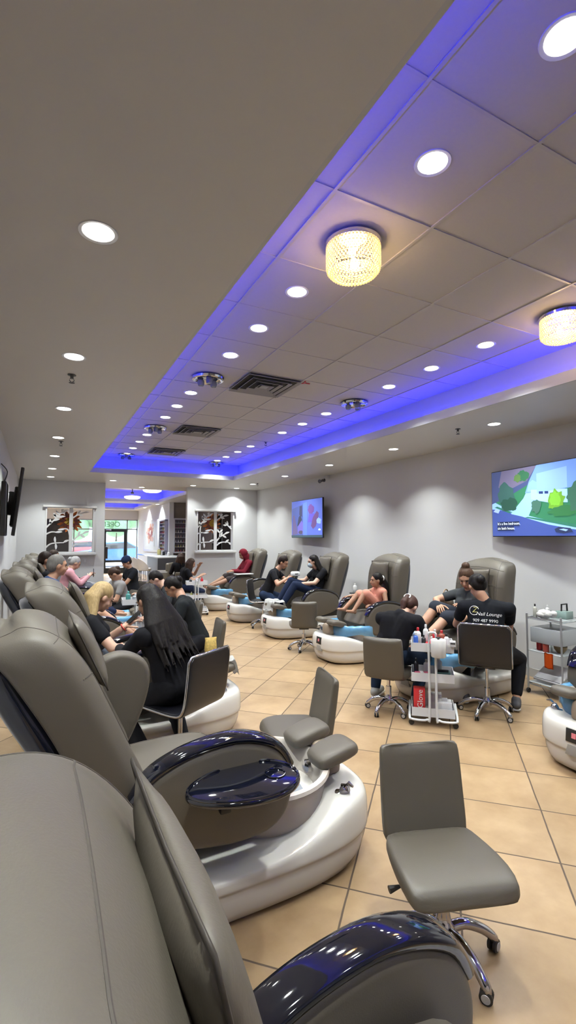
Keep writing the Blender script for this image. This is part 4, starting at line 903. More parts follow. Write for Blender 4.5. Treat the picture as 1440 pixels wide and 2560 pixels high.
for i, (w0, w1, z0, z1) in enumerate(WN):
    t = thing('branch_fretwork', ['white cut-out branches in the left window of the far wall', 'white cut-out branches in the right window of the far wall'][i], 'decorative screen', (w0, YF + .06, z0)); W_, H_ = w1 - w0, z1 - z0
    boxo('centre_post', (W_ * .52, 0, H_ / 2), (.075, .03, H_), whp, t)
    def tp(u, v): return (u * W_, v * H_)
    brs = [[(0, .10), (.12, .19), (.38, .21)], [(0, .40), (.1, .45), (.2, .45)], [(0, .55), (.12, .68), (.26, .83), (.36, .98)], [(.5, .36), (.46, .50), (.38, .53)], [(.55, .22), (.68, .36), (.90, .46)], [(.56, .78), (.66, .85), (.78, .90)], [(.56, .12), (.7, .2), (.9, .2)]]
    if i == 1: brs += [[(.10, 0), (.10, .5), (.12, .62)], [(.64, .3), (.65, .45)], [(.98, .55), (.88, .64), (.80, .72)]]
    b = B()
    for br in brs: stem(b, [tp(*q) for q in br], .035, -.008, .008)
    obj('branch', b, whp, t)['kind'] = 'stuff'
    b = B(); LV = [(.36, .21, 25, .14), (.2, .20, 95, .15), (.2, .20, -85, .15), (.18, .44, 5, .16), (.10, .62, 100, .13), (.14, .70, 20, .15), (.2, .76, 110, .14), (.22, .78, 10, .18), (.28, .84, 130, .14), (.3, .86, 35, .18), (.32, .92, 70, .12), (.26, .82, 170, .12), (.12, .66, 175, .1), (.4, .53, 190, .16), (.68, .36, 70, .12), (.78, .42, 20, .15), (.72, .38, -30, .13), (.66, .85, 60, .12), (.74, .89, 10, .16), (.66, .85, -10, .12)]
    if i == 1: LV += [(.65, .45, 50, .12), (.65, .45, 130, .12), (.88, .64, 100, .13), (.86, .66, 180, .12), (.92, .6, 20, .1), (.9, .2, -50, .16), (.8, .18, 40, .14)]
    for u, v, a, l in LV:
        x, z = tp(u, v)
        # keep leaves inside the opening
        ex, ez = x + l * cos(radians(a)), z + l * sin(radians(a)); l2 = l
        if ex > W_ - .02 or ex < .02 or ez > H_ - .02 or ez < .02: l2 = l * .55
        leaf(b, x, z, a, l2, .03, -.010, .010)
    obj('leaf_cluster', b, whp, t)['kind'] = 'stuff'
    # coloured flower decoration hanging behind
    f = thing('flower_decoration', ['orange and brown paper flower hanging behind the left cut-out window', 'orange and brown paper flower hanging behind the right cut-out window'][i], 'decoration', (w0 + W_ * .50, YF + .30, z0 + H_ * .70))
    for ring, (n_, r0, l, mi) in enumerate(((13, .06, .22, 0), (11, .05, .18, 1), (9, .03, .14, 3), (7, .01, .1, 2))):
        b = B()
        for k in range(n_):
            a = 360 * k / n_ + 11 * ring + random.uniform(-6, 6); leaf(b, r0 * cos(radians(a)), r0 * sin(radians(a)), a, l * random.uniform(.85, 1.15), .045, -.03 - .012 * ring, -.022 - .012 * ring)
        obj('petal_ring', b, ora[mi], f)
    b = B(); add_tube(b, [(0, -.02, .0), (0, -.02, ZS - (z0 + H_ * .7))], .002, 5); obj('hanging_wire', b, blackp, f)
t = thing('grey_cabinet', 'plain dark grey cabinet seen through the left cut-out window', 'cabinet', (.28, 13.0, 0)); boxo('carcass', (0, 0, 1.05), (.85, .5, 2.08), mat('grey_laminate', (.14, .14, .14), .6), t, .01); boxo('door_panel', (0, -.255, 1.0), (.8, .01, 1.9), mat('grey_laminate2', (.16, .16, .16), .6), t)
t = thing('shelf_unit', 'dark shelf unit seen through the right cut-out window', 'shelf', (4.85, 13.2, 0)); b = B()
for z in (.05, .6, 1.1, 1.5, 1.9, 2.3): add_box(b, (0, 0, z), (.6, .9, .03))
for y in (-.45, .45): add_box(b, (0, y, 1.2), (.6, .03, 2.3))
obj('shelves', b, mat('dark_wood', (.06, .05, .05), .5), t)
# switches
for i, (x, lb) in enumerate([(.83, 'left switch plate under the left cut-out window'), (.95, 'right switch plate under the left cut-out window')]):
    t = thing('switch_plate', lb, 'switch', (x, YF - .005, 1.12), 0, 'wall plates under the window'); boxo('plate', (0, 0, 0), (.08, .01, .12), mat('ivory_plastic', (.55, .53, .45) if i == 0 else (.6, .6, .6), .4) if i == 0 else mat('pale_plastic', (.62, .62, .63), .4), t, .003); boxo('rocker', (0, -.007, 0), (.035, .006, .06), whitep, t, .002)

# ================================================================ FRONT ROOM
marble = mat('pale_counter', (.75, .78, .78), .12, coat=.5)
t = thing('manicure_bar', 'long white topped bar in the front room', 'counter', (3.72, 16.9, 0)); boxo('top', (0, 0, 1.03), (.85, 3.4, .05), marble, t, .01); boxo('front_panel', (.15, 0, .5), (.45, 3.2, 1.0), mat('bar_grey', (.30, .31, .33), .5), t, .01); boxo('end_panel', (0, -1.68, .5), (.8, .04, 1.0), mat('bar_dark', (.05, .05, .055), .3), t)
def bar_stool():
    t = thing('bar_stool', 'x', 'bar stool')
    b = B(); rr = []
    n = 15
    for z, k, lift in ((.70, .16, 0), (.72, .21, 0), (.80, .235, 0), (.92, .25, 0), (1.00, .25, 0)):
        pass
    out = [];  inn = []
    for i in range(n + 1):
        a = radians(70 + 220 * i / n); h = .70 + .30 * sin(pi * i / n) ** .7
        out.append((a, h))
    for i in range(n):
        pass
    rings = []
    for a, h in out:
        c = Vector((cos(a), sin(a), 0)); rings.append([c * .20 + Vector((0, 0, .62)), c * .23 + Vector((0, 0, h)), c * .20 + Vector((0, 0, h)), c * .17 + Vector((0, 0, .62))])
    add_loft(b, rings); obj('backrest', b, mat('pale_fabric', (.62, .58, .54), .7), t, 60)
    b = B(); add_lathe(b, [(.0005, .60), (.18, .60), (.2, .62), (.2, .67), (.18, .685), (.0005, .69)], n=24, capb=False, capt=False); obj('seat', b, MATS['pale_fabric'], t, 50)
    for sx in (-1, 1):
        for sy in (-1, 1): b = B(); add_tube(b, [(sx * .13, sy * .13, .61), (sx * .19, sy * .19, 0)], .012, 8); obj('leg', b, blackp, t)
    b = B(); add_tube(b, [(.165, .165, .25), (-.165, .165, .25), (-.165, -.165, .25), (.165, -.165, .25)], .008, 6, closed=True); obj('foot_ring', b, chrome, t)
    return t
bs = bar_stool()
for i, (x, y) in enumerate([(3.02, 15.7), (3.02, 16.5), (3.02, 17.3), (3.02, 18.1)]):
    lb = ['pale bar stool nearest the salon chairs', 'second pale bar stool from the salon chairs', 'third pale bar stool from the salon chairs', 'pale bar stool nearest the entrance door'][i]
    o = bs if i == 0 else dup(bs, (0, 0, 0), 0, lb); o.location = (x, y, 0); o['label'] = lb; o['group'] = 'bar stools along the white bar'
# framed picture on side wall
t = thing('framed_picture', 'square white picture with a red flower cluster on the front room side wall', 'picture', (X2 - .02, 20.55, 1.72), -pi / 2); boxo('frame', (0, 0, 0), (2.9, .04, 1.32), whitep, t, .006)
shp = [((.66, .70, .72), [(.02, .03), (.98, .03), (.98, .97), (.02, .97)])]
for k in range(16):
    a = 2 * pi * k / 16; r_ = .10 + .06 * (k % 3); shp.append((((.32, .08, .07), (.50, .25, .18), (.62, .40, .35))[k % 3], blob(.50 + r_ * cos(a), .62 + r_ * 1.5 * sin(a), .07, .08, 12, .25, k)))
shp += [((.72, .62, .58), blob(.5, .62, .05, .07, 12, .2, 3)), ((.35, .36, .36), [(.78, .15), (.80, .15), (.80, .5), (.78, .5)])]
o = flat_art('picture', 2.8, 1.22, shp, t); o.location = (0, -.021, 0)
for k, (x, z) in enumerate([(0, 1.13)]): pass
def rack(loc, rz, label, w, h, rows, cols, framem):
    t = thing('polish_rack', label, 'rack', loc, rz); b = B()
    for s in (-1, 1): add_box(b, (s * w / 2, 0, 0), (.05, .10, h)); add_box(b, (0, 0, s * h / 2), (w + .05, .10, .05))
    obj('frame', b, framem, t); boxo('back_panel', (0, .045, 0), (w, .01, h), mat('rack_back', (.12, .11, .12), .6), t)
    for r in range(rows):
        z = -h / 2 + h * (r + .12) / rows; boxo('shelf', (0, 0, z), (w - .05, .08, .012), framem, t)
    return t
r1 = rack((X2 - .06, 18.1, 1.72), -pi / 2, 'narrow dark rack of polish bottles beside the corner post', .9, 1.15, 9, 8, mat('rack_lilac', (.40, .40, .52), .5))
r2 = rack((4.85, 17.34, 1.72), 0, 'white framed wall rack of small bottles in the taupe recess', 1.0, 1.22, 7, 10, whitep)
r3 = None
cols = [(.45, .12, .12), (.55, .35, .3), (.3, .3, .32), (.5, .42, .12), (.6, .55, .5), (.12, .14, .3), (.7, .7, .72), (.35, .1, .2)]
def mini(col):
    b = B(); add_lathe(b, [(.016, 0), (.018, .004), (.018, .035), (.008, .042), (.008, .085), (.0005, .085)], n=8, capt=False); me = bpy.data.meshes.new('polish'); b.to_mesh(me); b.free(); smooth(me); me.materials.append(mat('polish_%.2f_%.2f_%.2f' % col, col, .2, var=.02)); return me
mm = [mini(c) for c in cols]
def fillrack(rt, w, h, rows, cols_, label, grp):
    Mx = Matrix.Translation(rt.location) @ Matrix.Rotation(rt.rotation_euler.z, 4, 'Z')
    for r in range(rows):
        for c in range(cols_):
            x = -w / 2 + .07 + (w - .14) * c / (cols_ - 1); z = -h / 2 + h * (r + .12) / rows + .0065
            o = bpy.data.objects.new('nail_polish_bottle', mm[(r * 3 + c // 3) % len(mm)]); COL.objects.link(o); o.location = Mx @ Vector((x, -.01, z)); tag(o, label, 'nail polish', grp)
fillrack(r1, .9, 1.15, 9, 8, 'nail polish bottle on the narrow dark rack beside the corner post', 'polish bottles on the narrow rack')
fillrack(r2, 1.0, 1.22, 7, 10, 'nail polish bottle on the white framed rack in the taupe recess', 'polish bottles on the white framed rack')
# things on the bar
for x, y, r, h, c, lb in [(3.8, 17.2, .07, .22, (.55, .5, .2), 'yellow vase on the white bar'), (3.75, 16.3, .04, .16, black, 'small black bottle on the white bar'), (3.8, 15.8, .05, .14, white, 'white jar on the near end of the white bar')]: bottle((x, y, 1.056), r, h, c, lb)
# small desk with printer, near the opening right side
t = thing('reception_desk', 'small white table with papers inside the opening, right side', 'table', (3.75, 13.4, 0)); boxo('top', (0, 0, .78), (.8, .5, .04), whitep, t, .005); boxo('pedestal', (0, 0, .38), (.3, .3, .76), mat('desk_grey', (.45, .45, .47), .4), t, .01); boxo('drawer_box', (0, 0, .68), (.7, .44, .14), whitep, t, .005)
t = thing('printer', 'white and black machine standing on the small white table', 'printer', (3.85, 13.4, .801)); boxo('body', (0, 0, .09), (.34, .3, .18), mat('printer_white', (.6, .58, .55), .4), t, .015); boxo('paper_slot', (0, -.152, .06), (.26, .01, .04), blackp, t); boxo('lid', (0, 0, .195), (.3, .26, .02), blackp, t, .004)
t = thing('armchair', 'taupe armchair beside the white bar end', 'armchair', (3.25, 14.3, 0), 2.6)
b = B(); add_box(b, (0, 0, .3), (.55, .55, .36), .06, 3); obj('seat', b, leather, t); b = B(); add_box(b, (-.24, 0, .66), (.12, .55, .5), .05, 3); obj('backrest', b, leather, t)
for s in (-1, 1): b = B(); add_box(b, (.0, s * .29, .42), (.55, .1, .5), .04, 3); obj('armrest', b, leather, t)
for sx in (-1, 1):
    for sy in (-1, 1): b = B(); add_tube(b, [(sx * .2, sy * .2, .14), (sx * .2, sy * .2, 0)], .02, 8); obj('leg', b, blackp, t)
# pendant lamps
for i, (x, y, s) in enumerate([(2.85, 13.9, 1), (2.75, 16.6, 1)]):
    t = thing('hanging_lamp', ['nearer hanging lamp with a black cap in the front room', 'farther hanging lamp in the front room'][i], 'pendant lamp', (x, y, ZT)); b = B(); add_lathe(b, [(.05, 0), (.05, -.02), (.012, -.03), (.012, -.12), (.05, -.13), (.05, -.18), (.0005, -.18)], n=16, capt=False); obj('stem', b, blackp, t)
    b = B(); add_lathe(b, [(.0005, -.36), (.18, -.355), (.25, -.32), (.26, -.28), (.18, -.26), (.0005, -.24)], n=28, capb=False, capt=False); obj('lamp_shade', b, principled_emit('lamp_glow', (1, .93, .82), 5), t)
# OPEN lettering in the transom, reads correctly from outside
x = text_mesh('OPEN', .34, mat('green_letters', (.16, .36, .20), .5), 'window_lettering', None, .004, 'CENTER'); x.location = (2.95, Y2 + .045, 2.26); x.rotation_euler = (pi / 2, 0, pi); tag(x, 'green OPEN lettering on the glass above the entrance door', 'sign')
# exterior
g_ = struct(boxo('ground', (3, 45, -.06), (60, 42.6, .1), mat('pale_asphalt', (.38, .38, .37), .9, var=.1, scale=2, bump=.3, bscale=30)), 'sunlit parking lot')
def car(loc, rz, col, label):
    t = thing('car', label, 'car', loc, rz); pm = mat('car_paint_%.2f%.2f' % col[:2], col, .25, coat=.8, var=.02)
    prof = [(-2.2, .35), (-2.25, .65), (-2.1, .85), (-1.3, .95), (-.7, 1.38), (.5, 1.45), (1.25, 1.05), (2.05, .92), (2.25, .6), (2.2, .32)]
    b = B(); add_prism(b, prof, -.85, .85, 'y', .08, 3); obj('body', b, pm, t)
    b = B(); add_prism(b, [(-1.15, .98), (-.65, 1.32), (.45, 1.38), (1.05, 1.05)], -.862, .862, 'y', .01); obj('window_band', b, mat('car_glass', (.02, .03, .04), .08), t)
    for x in (-1.35, 1.4):
        for s in (-1, 1):
            b = B(); add_lathe(b, [(.0005, -.11), (.2, -.11), (.32, -.09), (.33, .0), (.32, .09), (.2, .11), (.0005, .11)], n=24, capb=False, capt=False); bmesh.ops.transform(b, matrix=Matrix.Translation((x, s * .78, .33)) @ Matrix.Rotation(pi / 2, 4, 'X'), verts=b.verts); obj('wheel', b, rubber, t)
    for s in (-.6, .6): boxo('headlight', (2.2, s, .68), (.1, .3, .12), whitep, t, .02)
car((4.0, 29.5, 0), .05, (.02, .16, .62), 'bright blue car parked outside the entrance door'); car((8.3, 33.5, 0), .1, (.6, .6, .62), 'silver car parked farther out in the lot'); car((2.6, 36, 0), .1, (.35, .04, .04), 'dark red car far out in the parking lot')
lf = mat('tree_leaves', (.22, .42, .20), .8, var=.5, scale=6)
for i, (x, y, h) in enumerate([(1.0, 46, 6), (6.5, 48, 7), (12, 46, 6.5), (-6, 47, 7)]):
    t = thing('tree', ['leafy tree outside left of the entrance door', 'leafy tree outside straight behind the entrance door', 'leafy tree outside to the right', 'leafy tree outside to the far left'][i], 'tree', (x, y, 0), 0, 'trees across the parking lot'); b = B(); add_tube(b, [(0, 0, 0), (.1, 0, h * .5)], [.22, .14], 8); obj('trunk', b, mat('bark', (.12, .08, .05), .9), t)
    b = B(); rnd = random.Random(i)
    for k in range(26):
        q = bmesh.new(); bmesh.ops.create_icosphere(q, subdivisions=2, radius=rnd.uniform(.7, 1.3))
        for v in q.verts: v.co *= 1 + rnd.uniform(-.12, .12)
        merge(b, q, Matrix.Translation((rnd.uniform(-2, 2), rnd.uniform(-1.5, 1.5), h * .55 + rnd.uniform(-1, 2.2))))
    obj('foliage', b, lf, t, 180)

# ================================================================ PEOPLE
def capsule(bm, a, b_, ra, rb, n=14):
    a, b_ = Vector(a), Vector(b_); d = b_ - a; L_ = d.length
    if L_ < 1e-5: d = Vector((0, 0, 1)); L_ = 1e-5
    s, u, w = frame(d); rings = []
    for i in range(5):
        t = -pi / 2 + pi / 2 * i / 4; rings.append((a + w * (ra * sin(t)), ra * cos(t) + 1e-4))
    for i in range(5):
        t = pi / 2 * i / 4; rings.append((b_ + w * (rb * sin(t)), rb * cos(t) + 1e-4))
    R = [[bm.verts.new(c + (s * cos(2 * pi * k / n) + u * sin(2 * pi * k / n)) * r) for k in range(n)] for c, r in rings]
    for A, C_ in zip(R, R[1:]):
        for k in range(n): bm.faces.new((A[k], A[(k + 1) % n], C_[(k + 1) % n], C_[k]))
    bm.faces.new(R[0][::-1]); bm.faces.new(R[-1])
def ellip(bm, c, r, rot=None, seg=16):
    q = bmesh.new(); bmesh.ops.create_uvsphere(q, u_segments=seg, v_segments=seg // 2 + 2, radius=1)
    M = Matrix.Translation(c) @ (rot.to_4x4() if rot is not None else Matrix()) @ Matrix.Diagonal((*r, 1)); merge(bm, q, M)
def remesh(bm, vox, sm=4):
    bmesh.ops.recalc_face_normals(bm, faces=bm.faces)
    me = bpy.data.meshes.new('r'); bm.to_mesh(me); bm.free()
    nm = apply_mods(me, [('REMESH', dict(mode='VOXEL', voxel_size=vox)), ('SMOOTH', dict(factor=.5, iterations=sm))]); bpy.data.meshes.remove(me); return nm
def fin(me, name, m, parent):
    smooth(me, 180); me.name = name; me.materials.clear(); return link(me, name, m, parent)
def ik(a, c, l1, l2, hint):
    """joint between a and c, bent towards hint"""
    a, c, hint = Vector(a), Vector(c), Vector(hint); d = c - a; D = d.length
    if D > (l1 + l2) * .995: c = a + d.normalized() * (l1 + l2) * .995; d = c - a; D = d.length
    x = (l1 * l1 - l2 * l2 + D * D) / (2 * D); h = sqrt(max(0, l1 * l1 - x * x)); dn = d / D; hv = hint - dn * hint.dot(dn); hv.normalize()
    return a + dn * x + hv * h, c
skinm = {}
def skin(c):
    k = 'skin_%.2f_%.2f' % c[:2]
    m = mat(k, c, .5, var=.05, scale=12); m.node_tree.nodes['Principled BSDF'].inputs['Subsurface Weight'].default_value = .05; return m
def hairmat(c): 
    k = 'hair_%.2f_%.2f' % c[:2]
    if k in MATS: return MATS[k]
    m = mat(k, c, .45, var=.5, scale=30, bump=.8, bscale=40, spec=.15); n = m.node_tree.nodes; l = m.node_tree.links
    mp = n.new('ShaderNodeMapping'); mp.inputs['Scale'].default_value = (3, 3, .25); tc = [x for x in n if x.type == 'TEX_COORD'][0]; l.new(tc.outputs['Object'], mp.inputs[0])
    for x in [x for x in n if x.type == 'TEX_NOISE']: l.new(mp.outputs[0], x.inputs['Vector'])
    return m
def hand(bm, wrist, d, n, sc, curl=.5, side=1):
    """wrist point, forearm direction d, palm normal n"""
    d = Vector(d).normalized(); n = Vector(n); n = (n - d * n.dot(d)).normalized(); s = d.cross(n).normalized() * side
    for k, off in enumerate((-.026, -.009, .009, .026)):
        capsule(bm, wrist + s * off * .6 * sc, wrist + (d * .078 + s * off * .9) * sc, .016 * sc, .0125 * sc, 10)
    tips = (.062, .076, .080, .070)
    for k, off in enumerate((-.030, -.011, .010, .030)):
        p = wrist + (d * .082 + s * off * 1.0) * sc; dd = (d + s * off * 2.2).normalized(); L_ = tips[k] * sc; r = .0085 * sc
        for j, f in enumerate((.45, .32, .25)):
            a = curl * (.5 + .55 * j); dd = (dd * cos(a * .6) + n * sin(a * .6)).normalized(); q = p + dd * L_ * f; capsule(bm, p, q, r, r * .9, 8); p = q; r *= .93
    p = wrist + (d * .025 + s * .030) * sc; dd = (d * .65 + s * .75 + n * .25).normalized(); r = .0105 * sc
    for f, tw in ((.038, 0), (.028, .35), (.022, .3)):
        dd = (dd + d * tw + n * tw * curl).normalized(); q = p + dd * f * sc; capsule(bm, p, q, r, r * .88, 8); p = q; r *= .9
def person(label, P):
    """P: dict of world positions. loc origin = floor point below the pelvis"""
    pel = Vector(P['pelvis']); sc = P.get('sc', 1.0); fa = P['face']; f = Vector((cos(fa), sin(fa), 0)); r_ = Vector((f.y, -f.x, 0))  # r_ = person's right
    org = Vector((pel.x, pel.y, 0)); t = thing('person', label, 'person', org)
    chest = Vector(P['chest']); hd = Vector(P['head'])          # chest = centre between shoulders, head = skull centre
    up = (chest - pel).normalized(); cf = P.get('cface', fa); cr = Vector((sin(cf), -cos(cf), 0)); cfv = Vector((cos(cf), sin(cf), 0))
    cfv = (cfv - up * cfv.dot(up)).normalized()
    sw = .168 * sc * P.get('broad', 1); hw = .095 * sc; fat = P.get('fat', 1.0)
    sh = {s: chest + cr * (s * sw) + up * .0 for s in (1, -1)}     # s=1 right
    hp = {s: pel + r_ * (s * hw) for s in (1, -1)}
    hf = P.get('hface', (fa, -.2)); hy, hpit = hf; hfv = Vector((cos(hy) * cos(hpit), sin(hy) * cos(hpit), sin(hpit))); hs = Vector((sin(hy), -cos(hy), 0)); hu = hs.cross(hfv).normalized()
    HR = Matrix((hs, hfv, hu)).transposed()    # local x right, y forward, z up
    hsc = sc * P.get('hsc', 1)
    def H(x, y, z): return hd + HR @ (Vector((x, y, z)) * hsc)
    el, wr, kn, an = {}, {}, {}, {}
    for s, key in ((1, 'handR'), (-1, 'handL')):
        tgt = Vector(P[key]); el[s], wr[s] = ik(sh[s], tgt, .27 * sc, .235 * sc, Vector(P.get('elb', (0, 0, -1))) + cr * s * .6)
    for s, key in ((1, 'footR'), (-1, 'footL')):
        tgt = Vector(P[key]); kn[s], an[s] = ik(hp[s], tgt, .42 * sc, .40 * sc, Vector(P.get('kneehint', (0, 0, 1))) + f * .3)
    vox = P.get('vox', .011)
    # ---- body
    b = B()
    def torso(b, e=0):
        mid = pel.lerp(chest, .45)
        for s in (1, -1):
            capsule(b, pel + r_ * s * .06 * sc, mid + (r_ + cr) * s * .025 * sc, (.10 * fat) * sc + e, (.088 * fat) * sc + e); capsule(b, mid + cr * s * .035 * sc, chest + cr * s * .075 * sc - up * .03 * sc, .092 * fat * sc + e, .092 * sc + e)
            capsule(b, chest + cr * s * .06 * sc - up * .01 * sc, sh[s] - cr * s * .012 - up * .015 * sc, .072 * sc + e, .056 * sc + e)
        if P.get('fem'):
            for s in (1, -1): ellip(b, chest + cr * s * .065 * sc - up * .10 * sc + cfv * .075 * sc, (.062 * sc + e,) * 3)
    torso(b)
    nb = chest + up * .03 * sc; nh = H(0, -.02, -.09)
    capsule(b, nb, nh, .058 * sc, .050 * sc)
    # head: skull, jaw, brow, nose, ears, chin, cheeks
    ellip(b, H(0, -.012, .015), (.074 * hsc, .092 * hsc, .092 * hsc), HR); ellip(b, H(0, .022, -.045), (.056 * hsc, .062 * hsc, .068 * hsc), HR); ellip(b, H(0, .052, -.092), (.027 * hsc, .024 * hsc, .018 * hsc), HR)
    for s in (1, -1):
        ellip(b, H(s * .034, .050, -.035), (.026 * hsc, .024 * hsc, .026 * hsc), HR); ellip(b, H(s * .077, -.005, -.012), (.010 * hsc, .018 * hsc, .030 * hsc), HR)
    ellip(b, H(0, .070, .022), (.045 * hsc, .016 * hsc, .014 * hsc), HR)
    capsule(b, H(0, .080, .008), H(0, .098, -.030), .009 * hsc, .0145 * hsc, 10); ellip(b, H(0, .084, -.036), (.018 * hsc, .012 * hsc, .009 * hsc), HR); ellip(b, H(0, .080, -.062), (.024 * hsc, .010 * hsc, .010 * hsc), HR)
    for s in (1, -1):
        capsule(b, sh[s], el[s], .050 * sc, .039 * sc); capsule(b, el[s], wr[s], .039 * sc, .027 * sc); 
        capsule(b, hp[s], kn[s], .082 * fat * sc, .056 * sc); mcalf = kn[s].lerp(an[s], .35) - Vector(P.get('kneehint', (0, 0, 1))).normalized() * .012; capsule(b, kn[s], mcalf, .054 * sc, .054 * sc); capsule(b, mcalf, an[s], .054 * sc, .035 * sc)
    toes = {}
    for s in (1, -1):
        fd = Vector(P.get('toe', (f.x, f.y, 0))).normalized(); toes[s] = an[s] + fd * .15 * sc - (Vector((0, 0, .045)) * sc if abs(fd.z) < .5 else Vector()); 
        capsule(b, an[s] - Vector((0, 0, .02)) * sc, toes[s], .034 * sc, .026 * sc); capsule(b, an[s] - Vector((0, 0, .02)) - fd * .02, an[s] - fd * .03 * sc - Vector((0, 0, .03)) * sc, .034 * sc, .028 * sc)
    for p in b.verts: p.co -= org
    me = remesh(b, vox, 3)
    b = B(); b.from_mesh(me); bpy.data.meshes.remove(me)
    hb = B()
    for s in (1, -1):
        fd = (wr[s] - el[s]).normalized(); hand(hb, wr[s], fd, Vector(P.get('palm', (0, 0, -1))) - cr * s * .3, sc * 1.02, P.get('curl', .6), s)
    for p in hb.verts: p.co -= org
    merge(b, hb)
    me = bpy.data.meshes.new('body'); b.to_mesh(me); b.free(); sk = skin(P['skin']); fin(me, 'body', sk, t)
    def add(name, bb, m, v=None, sm=3, par=None):
        for p in bb.verts: p.co -= org
        return fin(remesh(bb, v or vox, sm), name, m, par or t)
    def cloth(c, nm='cloth'): return mat('cloth_%.3f_%.3f_%.3f' % c, c, .9, var=.12, scale=18, bump=.5, bscale=26, spec=.2)
    # ---- top
    top = P['top']; e = .013; b = B(); torso(b, e)
    for s in (1, -1):
        sl = P.get('sleeve', 'short')
        if sl == 'long': capsule(b, sh[s], el[s], .060 * sc, .050 * sc); capsule(b, el[s], el[s].lerp(wr[s], .92), .050 * sc, .038 * sc)
        elif sl == 'short': capsule(b, sh[s] - up * .004, sh[s].lerp(el[s], .55), .061 * sc, .056 * sc)
    if P.get('collar', True): capsule(b, chest - up * .02, chest + up * .035 * sc, .075 * sc, .066 * sc)
    if P.get('skirt'):
        for s in (1, -1): capsule(b, hp[s], hp[s].lerp(kn[s], .9), .10 * sc, .095 * sc)
        capsule(b, pel.lerp((kn[1] + kn[-1]) / 2, .2), pel.lerp((kn[1] + kn[-1]) / 2, .85), .10 * sc, .07 * sc)
    tp = add('shirt' if not P.get('skirt') else 'dress', b, cloth(top), None, 2)
    # ---- trousers
    if P.get('pants'):
        b = B(); ln = P.get('plen', 1.0)
        for s in (1, -1):
            capsule(b, pel + r_ * s * .05 * sc, hp[s], .108 * fat * sc, .10 * fat * sc)
            if ln <= .5: capsule(b, hp[s], hp[s].lerp(kn[s], ln * 2), .098 * fat * sc, .078 * sc)
            else:
                capsule(b, hp[s], kn[s], .096 * fat * sc, .068 * sc); q = (ln - .5) * 2; capsule(b, kn[s], kn[s].lerp(an[s], .4 * q), .066 * sc, .066 * sc); capsule(b, kn[s].lerp(an[s], .4 * q), kn[s].lerp(an[s], q * .95), .066 * sc, .050 * sc)
        add('trousers', b, cloth(P['pants']), None, 3)
    # ---- shoes
    if P.get('shoes'):
        for s in (1, -1):
            b = B(); fd = (toes[s] - an[s]); fd.z = 0; fd.normalize(); sd_ = Vector((-fd.y, fd.x, 0)); z0 = an[s].z - .075 * sc
            capsule(b, an[s] - fd * .03 * sc - Vector((0, 0, .035)) * sc, toes[s] + fd * .01, .043 * sc, .036 * sc); capsule(b, an[s], an[s] - fd * .01 - Vector((0, 0, .03)), .045 * sc, .045 * sc)
            so = add('shoe', b, cloth(P['shoes']), .009, 2)
            b = B(); add_loft(b, [section(an[s] - fd * .055 * sc + fd * k * sc - org + Vector((0, 0, -.072 * sc)), sd_, (0, 0, 1), w * sc, .022, .5, 12) for k, w in ((0, .05), (.02, .075), (.1, .075), (.18, .085), (.24, .07), (.262, .03))]); obj('sole', b, whitep if P.get('sole', 1) else blackp, so, 60)
    # ---- hair
    hm = hairmat(P['hair']); st = P.get('hstyle', 'short'); b = B()
    if st not in ('hood', 'none'):
        ellip(b, H(0, -.022, .030), (.083 * hsc, .094 * hsc, .090 * hsc), HR); ellip(b, H(0, -.055, -.005), (.078 * hsc, .062 * hsc, .080 * hsc), HR)
    cutf = H(0, .045, 0); hfn = (HR @ Vector((0, 1, -.55))).normalized()
    def strands(n_, L_, spread, ctr=(0, -.05, 0), wid=.030, flow=None, sd=1):
        rr_ = random.Random(sd); flow = Vector(flow) if flow is not None else -up; ha, hb_ = P.get('harc', (-.08, 1.08))
        for k in range(n_):
            a = pi * (ha + (hb_ - ha) * k / (n_ - 1)) + pi; x0, y0 = cos(a) * .076, sin(a) * .085 - .012
            p0 = H(x0 * .8, y0 * .8, .05); p1 = H(x0 * 1.08, y0 * 1.05, -.04); p2 = p1 + (flow * L_ * .5 + cr * x0 * spread) * hsc; p3 = p2 + (flow * L_ * rr_.uniform(.35, .55) + cr * x0 * spread * .3 + Vector((rr_.uniform(-.02, .02), rr_.uniform(-.02, .02), 0))) * hsc
            capsule(b, p0, p1, wid * hsc, (wid + .004) * hsc, 10); capsule(b, p1, p2, (wid + .004) * hsc, wid * hsc, 10); capsule(b, p2, p3, wid * hsc, wid * P.get('htip', .4) * hsc, 10)
    if P.get('hfine'):
        strands(P.get('hn', 11), P.get('hlen') * .8, P.get('hspread', .5), flow=P.get('hflow'), wid=P.get('hwid', .030))
        strands(46, P.get('hlen') * 1.15, P.get('hspread', .5) * 1.06, flow=P.get('hflow'), wid=.014, sd=5)
    elif st == 'long': strands(P.get('hn', 11), P.get('hlen', .36), P.get('hspread', .5), flow=P.get('hflow'), wid=P.get('hwid', .030))
    if st == 'pony':
        pp = Vector(P.get('ppos', (0, -.115, .03))); q0 = H(*pp); fl = Vector(P.get('hflow', (-f.x * .3, -f.y * .3, -1))).normalized(); capsule(b, H(*(pp * .7)), q0, .03 * hsc, .024 * hsc); q1 = q0 + (fl * .10 + HR @ Vector((0, -.04, 0))) * hsc; capsule(b, q0, q1, .024 * hsc, .034 * hsc); capsule(b, q1, q1 + fl * P.get('hlen', .18) * hsc, .034 * hsc, .014 * hsc)
    if st == 'bun': ellip(b, H(0, -.055, .125), (.046 * hsc, .046 * hsc, .042 * hsc), HR); 
    if st == 'knot': ellip(b, H(0, -.115, .01), (.045 * hsc, .038 * hsc, .045 * hsc), HR)
